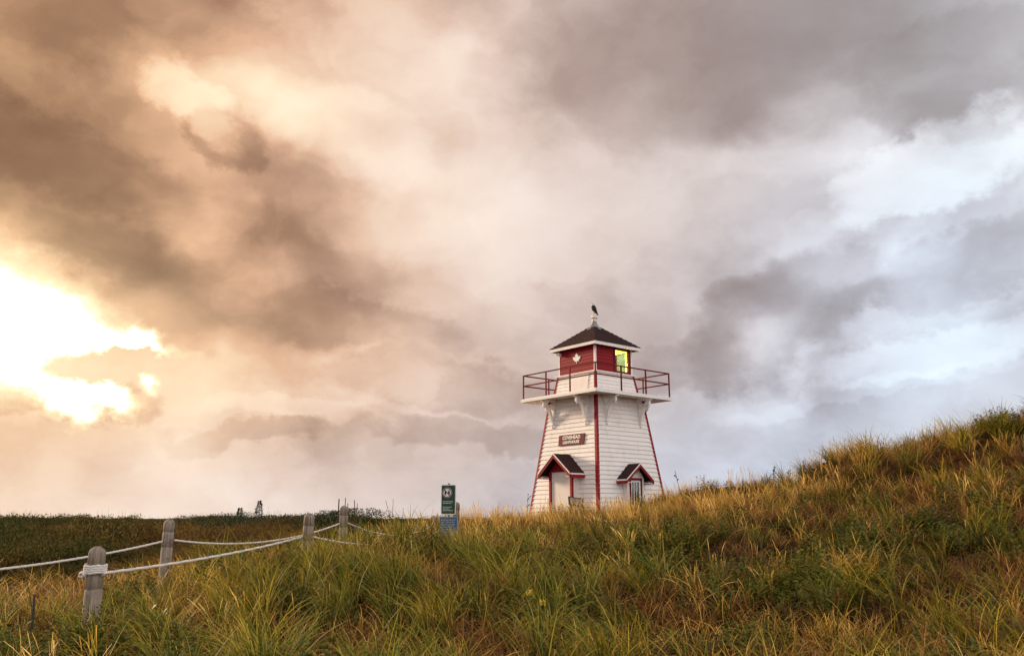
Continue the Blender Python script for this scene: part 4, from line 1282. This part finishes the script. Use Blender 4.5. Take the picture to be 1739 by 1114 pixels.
    tall = (rng.random(n) < 0.35 + 0.35 * sm(0.42, 0.55, fbm(x * 0.06 + 3, y * 0.03, 3))) & (dist > 30) & (x < -0.17 * y)
    size = np.where(tall, rng.uniform(1.8, 2.35, n) * (1 + 0.10 * sm(100, 400, dist)), size)
    size = size * (0.72 + 0.75 * sm(0.62, 0.35, pz))
    size = np.minimum(size, (EYE - ground_z(x, y) + ((fbm(x / np.maximum(y, 1) * 26 + 50, np.log(dist) * 1.5, 3) - 0.50) * 0.030 + rng.uniform(-0.003, 0.002, n)) * dist) / 1.08)
    size = np.maximum(size, 0.35)
    tint = np.clip(0.30 + 4.0 * (pz - 0.5) + rng.normal(0, 0.22, n), 0, 1)
    scatter('coastal_scrub', [t_scrub(s + 200) for s in range(6)], np.stack([x, y, ground_z(x, y) - 0.05], 1), rng.uniform(0, 6.28, n), rng.normal(0, 0.08, (n, 2)), size,
            tint, 'low dark green and brown scrub stretching to the horizon', 'scrub')
plant_all()
# ------------------------------------------------------------------ rope fence
def fence_post(loc, h, r, lean, rz, label, seed, buried=0.35, group='rope fence posts'):
    rr = random.Random(seed)
    prof = [(r * 1.02, -buried), (r, 0.1), (r * 0.985, h - r * 1.15)]
    g1 = h - r * 2.3; g2 = h - r * 5.0
    prof = [(r * 1.03, -buried), (r * 1.01, g2 - .012), (r * .93, g2 - .008), (r * .93, g2 + .004), (r, g2 + .008),
            (r, g1 - .012), (r * .93, g1 - .008), (r * .93, g1 + .004), (r * .99, g1 + .008)]
    for i in range(0, 8):
        a = i / 7 * math.pi / 2
        prof.append((max(r * .99 * math.cos(a), .004), h - r * .95 + r * .95 * math.sin(a)))
    mb = MB().lathe(prof, 22)
    for i, v in enumerate(mb.v):      # flattened, checked faces as on weathered round timber
        a = math.atan2(v[1], v[0])
        q = 1 + 0.025 * math.sin(3 * a + seed) + 0.018 * math.sin(7 * a + 2 * seed)
        mb.v[i] = (v[0] * q, v[1] * q, v[2])
    o = mb.build('fence_post', 'weathered_wood', None, smooth=True)
    o.location = loc
    o.rotation_euler = (lean[0], lean[1], rz)
    tag(o, label, 'post', group)
    # bolt hole with a dark rim, and splits running down from the top
    for k in range(2):
        a = rr.uniform(-2.2, -0.9)
        z1 = h - r * rr.uniform(1.0, 1.8); z0 = z1 - rr.uniform(.12, .4)
        MB().hexa([(r * math.cos(a) * 1.006 - .0018, r * math.sin(a) * 1.006 - .002, z0), (r * math.cos(a) * 1.006 + .0018, r * math.sin(a) * 1.006 - .002, z0), (r * .9 * math.cos(a) + .003, r * .9 * math.sin(a), z0), (r * .9 * math.cos(a) - .003, r * .9 * math.sin(a), z0)],
                  [(r * math.cos(a) * 1.004 - .0024, r * math.sin(a) * 1.004 - .002, z1), (r * math.cos(a) * 1.004 + .0024, r * math.sin(a) * 1.004 - .002, z1), (r * .9 * math.cos(a) + .004, r * .9 * math.sin(a), z1), (r * .9 * math.cos(a) - .004, r * .9 * math.sin(a), z1)]).build('split', 'dark_iron', o)
    return o

# name: (px, top row, Y, radius)
POSTS = {}
def place_post(key, px, top, Y, r, label, lean=(0, 0), rz=0.0, seed=1):
    p = at(px, top, Y)
    g = gz(p.x, p.y)
    POSTS[key] = (p, r)
    fence_post((p.x, p.y, g), p.z - g, r, lean, rz, label, seed)

place_post('near1', 166, 927, 9.7, .090, 'round-topped grey wooden post wrapped with rope, nearest of the fence', (0, 0), 0.4, 1)
place_post('far1', 287, 881, 14.5, .090, 'tall grey wooden post with a saw-cut ring, between two white rope spans', (0, R(1.0)), 1.2, 2)
place_post('near2', 523, 871, 15.0, .092, 'dark round-topped wooden post standing in tall grass, left of the higher post', (R(2), 0), 2.0, 3)
place_post('far2', 585, 858, 18.6, .090, 'pale wooden post at the top of the rope rise, beside the dead sticks', (0, R(.6)), 2.9, 4)
place_post('near3', 773, 852, 23.7, .095, 'brown wooden post half hidden behind the green sign', (0, R(-2)), 3.3, 5)
place_post('far3', 736, 875, 27.0, .085, 'short pale wooden post in the grass left of the green sign', (0, 0), 4.4, 6)
# the next post of the far row stands just outside the photograph on the left
p = at(-130, 950, 10.6)
POSTS['far0'] = (p, .09)
fence_post((p.x, p.y, gz(p.x, p.y)), p.z - gz(p.x, p.y), .09, (0, 0), .3, 'grey wooden post at the far left end of the upper rope', 9)

def rope(label, p, q, sag, r=0.016, n=60, coil=None):
    p, q = Vector(p), Vector(q)
    pts = []
    for i in range(n + 1):
        s = i / n
        v = p.lerp(q, s)
        v.z -= sag * 4 * s * (1 - s)
        pts.append(v)
    rr = random.Random(n)
    o = MB().tube(pts, r, 9, twist=36).build('fence_rope', 'rope_fibre', None, smooth=True)
    tag(o, label, 'rope', 'white fence ropes')
    return o

def knot_pt(key, row, px=None, back=0.0):
    p, r = POSTS[key]
    v = at(px, row, p.y + back)
    return v
r1 = rope('white rope from the rope-wrapped near post up to the dark post', knot_pt('near1', 973, 176, -.09), knot_pt('near2', 911, 515), 0.05, n=110)
r2 = rope('white rope from the dark post falling into the grass towards the signs', knot_pt('near2', 911, 530), knot_pt('near3', 890, 766), 0.30, n=110)
r3 = rope('white rope at the left edge rising to the tall ringed post', knot_pt('far0', 978, -125, .09), knot_pt('far1', 918, 281, .02), 0.07, n=100)
r4 = rope('white sagging rope between the tall ringed post and the pale post', knot_pt('far1', 917, 296, .02), knot_pt('far2', 888, 579), 0.20, n=110)
r5 = rope('white rope from the pale post dropping into golden grass', knot_pt('far2', 888, 591), knot_pt('far3', 893, 732), 0.26, n=100)
# turns of rope round the near post, part of the rope tied there
def coil():
    p, r = POSTS['near1']
    base = at(166, 975, p.y)
    top = at(166, 958, p.y)
    pts = []
    turns = 4.6
    n = 150
    for i in range(n + 1):
        s = i / n
        a = 2 * math.pi * turns * s - 0.4
        z = base.z + (top.z - base.z) * s
        rad = r + .017
        lean = 0
        cx = p.x
        pts.append((cx + rad * math.cos(a), p.y + rad * math.sin(a), z + .004 * math.sin(5 * a)))
    o = MB().tube(pts, 0.0145, 8, twist=36).build('rope_coil', 'rope_fibre', r1, smooth=True)
    k = Vector((p.x - r - .012, p.y, base.z))
    kn = []
    for i in range(30):
        a = i / 29 * 4.4 * math.pi
        kn.append((k.x - .0 + .028 * math.cos(a) + .02 * i / 29, p.y - r - .012 + .018 * math.sin(a * .7), k.z + .022 * math.sin(a)))
    MB().tube(kn, 0.014, 8, twist=36).build('knot', 'rope_fibre', r1, smooth=True)
coil()

# ------------------------------------------------------------------ signs
def round_rect(w, h, r, n=6):
    pts = []
    for cx, cy, a0 in ((w / 2 - r, h / 2 - r, 0), (-w / 2 + r, h / 2 - r, 90), (-w / 2 + r, -h / 2 + r, 180), (w / 2 - r, -h / 2 + r, 270)):
        for i in range(n + 1):
            a = R(a0 + 90 * i / n)
            pts.append((cx + r * math.cos(a), cy + r * math.sin(a)))
    return pts
def disc(r, n=28):
    return [(r * math.cos(2 * math.pi * i / n), r * math.sin(2 * math.pi * i / n)) for i in range(n)]

def ring_mesh(mb, r0, r1, y0, y1, c, n=32):
    o = []
    for (r, y) in ((r0, y0), (r1, y0), (r1, y1), (r0, y1)):
        for i in range(n):
            a = 2 * math.pi * i / n
            o.append((c[0] + r * math.cos(a), y, c[1] + r * math.sin(a)))
    fs = []
    for k in range(4):
        for i in range(n):
            fs.append((k * n + i, k * n + (i + 1) % n, ((k + 1) % 4) * n + (i + 1) % n, ((k + 1) % 4) * n + i))
    mb.raw(o, fs)
    return mb

def make_signs():
    Y = 21.5
    sc = (Y * _cp) / FPX                      # metres per photo pixel there (near the horizon)
    c = at(761.5, 848, Y)
    g = gz(c.x, c.y)
    T = thing('warning_sign', 'green warning sign with a red prohibition circle and white lettering on a thin post', 'sign', (c.x, c.y, g), R(-10))
    zc = c.z - g
    w, h = 26 * sc, 50 * sc
    MB().box(-.022, .022, .012, .05, -.3, zc + h / 2 + 2.4 * sc).build('sign_post', 'grey_metal', T)
    MB().prism([(x, z + zc) for x, z in round_rect(w, h, .03)], 'y', -.004, .010).build('border', 'sign_white', T)
    pl = MB().prism([(x, z + zc) for x, z in round_rect(w - 2.6 * sc, h - 2.6 * sc, .025)], 'y', -.008, -.005).build('panel', 'sign_green', T)
    cc = (-2.2 * sc, zc + 11.5 * sc)
    d = MB().prism([(x + cc[0], z + cc[1]) for x, z in disc(8.6 * sc)], 'y', -.011, -.0085).build('symbol_disc', 'sign_white', pl)
    ring_mesh(MB(), 6.7 * sc, 8.2 * sc, -.0135, -.0115, cc).build('prohibition_ring', 'sign_red', pl)
    s = MB()
    for sx in (-1, 1):      # two boot soles side by side
        s.prism([(cc[0] + sx * 3.1 * sc + x * 1.55 * sc, cc[1] + z * 4.2 * sc) for x, z in disc(1.0, 14)], 'y', -.0130, -.0114)
    s.build('symbol', 'dark_iron', pl)
    s = MB()
    a = cc[0] - 4.9 * sc, cc[1] + 4.9 * sc; e = cc[0] + 4.9 * sc, cc[1] - 4.9 * sc
    s.bar((a[0], -.0142, a[1]), (e[0], -.0142, e[1]), 1.4 * sc, .0012, up=(0, 1, 0))
    s.build('slash', 'sign_red', pl)
    rr = random.Random(4)
    for row, (z, x1) in enumerate(((-3.2, 8.6), (-6.0, 6.4), (-12.6, 6.4), (-15.4, 2.4), (-18.2, 7.6))):
        m = MB()
        x = -9.4
        while x < x1:
            ww = rr.uniform(1.6, 4.6)
            m.box(x * sc, min(x + ww, x1) * sc, -.010, -.0085, zc + (z - .75) * sc, zc + (z + .75) * sc)
            x += ww + .8
        m.build('line_of_lettering', 'sign_mint', pl)
    # blue notice, tilted, on its own lower frame
    c2 = at(761.5, 893, Y - .12)
    T2 = thing('notice_board', 'faded blue notice with white lettering under the green sign', 'sign', (c2.x, c2.y, gz(c2.x, c2.y)), R(-6))
    zc = c2.z - gz(c2.x, c2.y)
    w, h = 31 * sc, 31 * sc
    MB().box(-.3 * w, -.2 * w, .02, .05, -.3, zc + h * .52).build('leg', 'weathered_wood', T2)
    MB().box(.2 * w, .3 * w, .02, .05, -.3, zc + h * .52).build('leg', 'weathered_wood', T2)
    MB().box(-w * .5, w * .5, .0, .018, zc - h / 2, zc + h / 2).build('backing', 'sign_pale_blue', T2)
    pl = MB().box(-w * .47, w * .47, -.006, -.001, zc - h * .12, zc + h * .47).build('panel', 'sign_blue', T2)
    pl2 = MB().box(-w * .47, w * .47, -.005, -.001, zc - h * .47, zc - h * .125).build('lower_panel', 'sign_blue', T2)
    for row in range(7):
        z = .33 - row * .125
        m = MB(); x = -.42
        lim = .24 + .2 * rr.random()
        while x < lim:
            ww = rr.uniform(.05, .16)
            m.box(x * w, min(x + ww, lim) * w, -.009, -.0065, zc + (z - .026) * h, zc + (z + .026) * h)
            x += ww + .035
        m.build('line_of_lettering', 'sign_pale_blue', pl if row < 4 else pl2)
make_signs()

def make_plaque():
    c = at(978, 852, 33.2)
    g = gz(c.x, c.y)
    T = thing('interpretive_panel', 'small tilted brown information panel in the grass before the lighthouse door', 'panel', (c.x, c.y, g), R(14))
    zc = c.z - g
    for x in (-.2, .2):
        MB().box(x - .03, x + .03, .03, .09, -.3, zc - .03).build('leg', 'weathered_wood', T)
    f = MB().box(-.30, .30, -.03, .03, -.20, .20).build('frame', 'dark_stem', T, bevel=.01, loc=(0, 0, zc), rot=(R(-38), R(9), 0))
    MB().box(-.24, .24, -.034, -.031, -.14, .14).build('face', 'weathered_wood', f)
make_plaque()

# ------------------------------------------------------------------ the bird on the vent
def make_bird():
    base = lighthouse.matrix_basis @ Vector((0, 0, BIRD_Z))
    # spine stations: (x, z, half height, half width, material) tail (right) to beak (left); perched upright
    st = [(.150, .030, .008, .030, 0), (.125, .075, .018, .040, 0), (.075, .150, .045, .055, 0), (.030, .225, .075, .075, 0), (.000, .300, .088, .085, 0),
          (-.020, .370, .080, .080, 0), (-.030, .425, .060, .062, 0), (-.034, .450, .052, .052, 1), (-.040, .485, .050, .048, 1), (-.048, .520, .050, .046, 1), (-.060, .545, .034, .034, 1), (-.072, .556, .018, .018, 1)]
    n = 14
    mb = MB(); vs = []; fs = []; ms = []
    for i, (x, z, hh, hw, m_) in enumerate(st):
        j0, j1 = max(i - 1, 0), min(i + 1, len(st) - 1)
        d = Vector((st[j1][0] - st[j0][0], 0, st[j1][1] - st[j0][1])).normalized()
        nrm = Vector((-d.z, 0, d.x))
        for k in range(n):
            a = 2 * math.pi * k / n
            p = Vector((x, 0, z)) + nrm * hh * math.cos(a) + Vector((0, 1, 0)) * hw * math.sin(a)
            vs.append(p)
    for i in range(len(st) - 1):
        for k in range(n):
            fs.append((i * n + k, i * n + (k + 1) % n, (i + 1) * n + (k + 1) % n, (i + 1) * n + k)); ms.append(st[i + 1][4])
    fs.append(tuple(range(n))); ms.append(0)
    fs.append(tuple(range((len(st) - 1) * n, len(st) * n))); ms.append(1)
    for f, m_ in zip(fs, ms):
        pass
    mb.v = [tuple(v) for v in vs]; mb.f = fs; mb.m = ms
    # folded wings as raised ridges of the same body
    for s in (-1, 1):
        w = [(.140, .050, .004), (.085, .130, .012), (.035, .215, .018), (.000, .300, .020), (-.018, .365, .014), (-.022, .395, .004)]
        ring = []
        for (x, z, t) in w:
            for a in (-1, 0, 1):
                ring.append((x + a * .035 * (t / .02), s * (.060 + t + (0 if a else .012)) if z > .1 else s * (.035 + t), z + a * .012))
        o = [(i * 3 + a, i * 3 + a + 1, (i + 1) * 3 + a + 1, (i + 1) * 3 + a) for i in range(len(w) - 1) for a in range(2)]
        mb.raw(ring, o, 0)
        # legs and feet
        mb.tube([(.005, s * .035, .23), (-.004, s * .035, .10), (-.008, s * .035, 0.012)], [.026, .013, .010], 7, 2)
        for a in (-.5, 0, .5):
            mb.tube([(-.008, s * .035, .012), (-.055, s * .035 + a * .05, .006)], [.009, .005], 5, 2)
    mb.tube([(-.070, 0, .540), (-.098, 0, .532), (-.112, 0, .512)], [.017, .012, .003], 7, 2)
    for s in (-1, 1):
        mb.raw([(-.062 + .006 * math.cos(a) , s * .040, .543 + .006 * math.sin(a)) for a in (0, 1.05, 2.1, 3.14, 4.19, 5.24)], [(0, 1, 2, 3, 4, 5)], 0)
    o = mb.build('bird', ['dark_feather', 'white_feather', 'beak'], None, smooth=True)
    o.location = (base.x, base.y, base.z - .085)
    o.rotation_euler = (0, 0, R(-8))
    o.scale = (1.25, 1.25, 1.16)
    tag(o, 'dark bird with a white head perched on the lighthouse roof vent', 'bird')
make_bird()

# ------------------------------------------------------------------ stakes, stalks and shrubs
def stick(px, top, Y, r, lean, label, cat='stake', name='wooden_stake', mat='dark_stem', group=None, forks=0, seed=0, curve=0.0):
    rr = random.Random(seed + int(px))
    p = at(px, top, Y)
    g = gz(p.x, p.y)
    h = p.z - g
    def pt(s):
        return Vector((lean * h * (s - 1) + curve * math.sin(s * 2.6), 0.02 * math.sin(4 * s), -0.25 + (h + .25) * s))
    mb = MB().tube([pt(i / 8) for i in range(9)], [r * (1.1 - .45 * i / 8) for i in range(9)], 7)
    o = mb.build(name, mat, None, smooth=True)
    o.location = (p.x, p.y, g)
    tag(o, label, cat, group)
    for k in range(forks):
        s = rr.uniform(.55, .97)
        a = rr.uniform(0, 6.28)
        q = pt(s)
        L = h * rr.uniform(.06, .16)
        e = q + Vector((math.cos(a) * L * .8, math.sin(a) * L * .8, L * .7))
        br = MB().tube([q, q.lerp(e, .5) + Vector((0, 0, -.008)), e], [r * .5, r * .4, r * .25], 5)
        for _ in range(3):
            c = q.lerp(e, rr.uniform(.6, 1.05))
            br.lathe([(.002, c.z - .018), (.014, c.z), (.010, c.z + .016), (.002, c.z + .026)], 6, c=(c.x, c.y))
        br.build('branch', mat, o)
    return o
stick(60, 1008, 9.0, .021, 0.0, 'thin dark stake standing alone at the lower left', 'stake', seed=1)
stick(576, 847, 22.0, .022, .02, 'thickest dead stick, left of the pale post', 'stick', 'dead_stick', group='dead sticks by the pale post', seed=2)
stick(587, 845, 22.5, .014, .01, 'thin dead stick rising just above the pale post', 'stick', 'dead_stick', group='dead sticks by the pale post', seed=3)
stick(591, 854, 22.2, .014, .0, 'short dead stick touching the pale post on its right', 'stick', 'dead_stick', group='dead sticks by the pale post', seed=4)
stick(601, 849, 22.6, .016, -.04, 'slightly leaning dead stick right of the pale post', 'stick', 'dead_stick', group='dead sticks by the pale post', seed=5, curve=.03)
stick(607, 854, 22.4, .010, .0, 'thinnest dead stick, farthest right of the pale post', 'stick', 'dead_stick', group='dead sticks by the pale post', seed=6)
stick(655, 849, 24.0, .009, -.35, 'dry stalk leaning left above the golden grass', 'stalk', 'weed_stalk', group='dry weed stalks', seed=7)
stick(668, 847, 24.0, .008, .03, 'upright thin dry stalk right of the leaning one', 'stalk', 'weed_stalk', group='dry weed stalks', seed=8)
stick(683, 862, 20.0, .007, .12, 'bent pale stalk left of the signs', 'stalk', 'weed_stalk', 'straw_stem' if 'straw_stem' in MATS else 'dark_stem', 'dry weed stalks', seed=9, curve=.05)
stick(1146, 799, 28.5, .012, -.28, 'dark seed stalk leaning left beside the lighthouse corner', 'stalk', 'weed_stalk', group='dry weed stalks', forks=4, seed=10)
stick(897, 838, 31.0, .009, .08, 'branching dry weed left of the lighthouse base', 'stalk', 'weed_stalk', group='dry weed stalks', forks=7, seed=11)
stick(1314, 792, 27.0, .010, .05, 'dark branching weed on the middle of the right crest', 'stalk', 'weed_stalk', group='dry weed stalks', forks=8, seed=12)
stick(1338, 797, 26.5, .010, -.1, 'dark weed with seed heads just left of the steep mound', 'stalk', 'weed_stalk', group='dry weed stalks', forks=7, seed=13)

def shrub(px, top, Y, width, label, seed, mat='needle', name='dark_shrub', cat='shrub', group='dark shrubs at the scrub edge', conical=False, leaf=.075, n=3400):
    rr = random.Random(seed)
    p = at(px, top, Y)
    g = gz(p.x, p.y)
    h = p.z - g
    T = thing(name, label, cat, (p.x, p.y, g), rr.uniform(0, 6), group)
    tr = MB().tube([(0, 0, -.15), (.02, .01, h * .5), (0, 0, h * .96)], [.035 * h, .022 * h, .004], 7)
    for i in range(7):
        a = i * 2.4; z = h * rr.uniform(.2, .6); L = width * .42
        tr.tube([(0, 0, z), (math.cos(a) * L, math.sin(a) * L, z + L * (.15 if conical else .6))], [.014 * h, .004], 5)
    tr.build('trunk', 'bark', T)
    L_ = Leafage()
    lobes = [(Vector((rr.gauss(0, .30) * width, rr.gauss(0, .30) * width, h * rr.uniform(.3, .8))), width * rr.uniform(.16, .30)) for _ in range(11)]
    for i in range(n):
        if conical:
            s = rr.random() ** .8; a0 = rr.uniform(0, 6.283)
            z = h * (.12 + .88 * s)
            whorl = 0.35 + .65 * abs(math.sin(s * 21 + 1.5 * math.sin(a0 * 3)))
            q = width * .5 * (1 - s) * whorl * math.sqrt(rr.random()) + .02
            a = a0
            b0 = Vector((q * math.cos(a), q * math.sin(a), z))
            d = Vector((math.cos(a), math.sin(a), rr.uniform(-.1, .7)))
        else:
            c, q = rr.choice(lobes)
            d = Vector((rr.gauss(0, 1), rr.gauss(0, 1), rr.gauss(.2, 1))).normalized()
            b0 = c + d * q * rr.uniform(.5, 1.1)
            b0.z = min(max(b0.z, .03), h * .98)
            d = d + Vector((rr.gauss(0, .5), rr.gauss(0, .5), .4))
        L_.leaf(b0, d, (rr.gauss(0, 1), rr.gauss(0, 1), 1), leaf * rr.uniform(.6, 1.4), leaf * rr.uniform(.25, .5), rr.random())
    link('crown', L_.mesh('crown', mat), T)
shrub(403, 866, 46, 1.9, 'bushy dark green shrub left of the small spruce', 1)
shrub(441, 851, 48, 1.7, 'thin pointed young spruce standing above the scrub', 2, name='spruce_tree', cat='tree', group='young spruces', conical=True, leaf=.11, n=1100)
shrub(408, 863, 47, 1.7, 'short young spruce left of the taller one', 3, name='spruce_tree', cat='tree', group='young spruces', conical=True, leaf=.11, n=1000)
shrub(352, 876, 44, 2.6, 'low wide dark green shrub at the left of the shrub row', 4)
shrub(455, 876, 42, 3.0, 'broad dark green shrub right below the young spruce', 5)
shrub(500, 874, 40, 2.0, 'brownish green shrub just left of the dark post', 6, mat='scrub_leaf')
shrub(553, 868, 30, 1.6, 'dark green shrub between the dark post and the pale post', 7)
shrub(566, 862, 31, 1.2, 'dark shrub with one twig, directly behind the pale post', 8)
shrub(618, 864, 30, 1.7, 'brown shrub right of the pale post and sticks', 9, mat='scrub_leaf')
shrub(38, 880, 60, 2.4, 'low dark shrub on the horizon at the far left', 10, mat='scrub_leaf')

def flower(px, py, Y, label, seed, k=3):
    rr = random.Random(seed)
    c = at(px, py, Y)
    g = gz(c.x, c.y)
    T = thing('yellow_flower', label, 'flower', (c.x, c.y, g), 0, 'yellow flowers in the grass')
    h = max(c.z - g, .12)
    MB().tube([(0, 0, -.05), (.015, .0, h * .5), (0, 0, h)], [.006, .005, .004], 6).build('stem', 'dark_stem', T)
    hd = MB()
    for i in range(26):
        a = rr.uniform(0, 6.28); q = .035 * math.sqrt(rr.random()); z = h + rr.uniform(-.03, .03)
        x, y = q * math.cos(a), q * math.sin(a)
        hd.lathe([(.003, z), (.011, z + .008), (.004, z + .016)], 6, c=(x, y))
    hd.build('flower_head', 'flower_yellow', T)
    L_ = Leafage()
    for i in range(16):
        a = i * 2.4
        L_.leaf((0, 0, h * (.15 + .75 * i / 16)), (math.cos(a), math.sin(a), .5), (0, 0, 1), rr.uniform(.09, .15), rr.uniform(.025, .04), rr.random() * .4)
    link('leaves', L_.mesh('leaves', 'forb_leaf'), T)
flower(899, 1007, 10.8, 'upper left of two yellow flowers low in the green grass', 1)
flower(921, 1024, 10.4, 'lower right of two yellow flowers low in the green grass', 2)
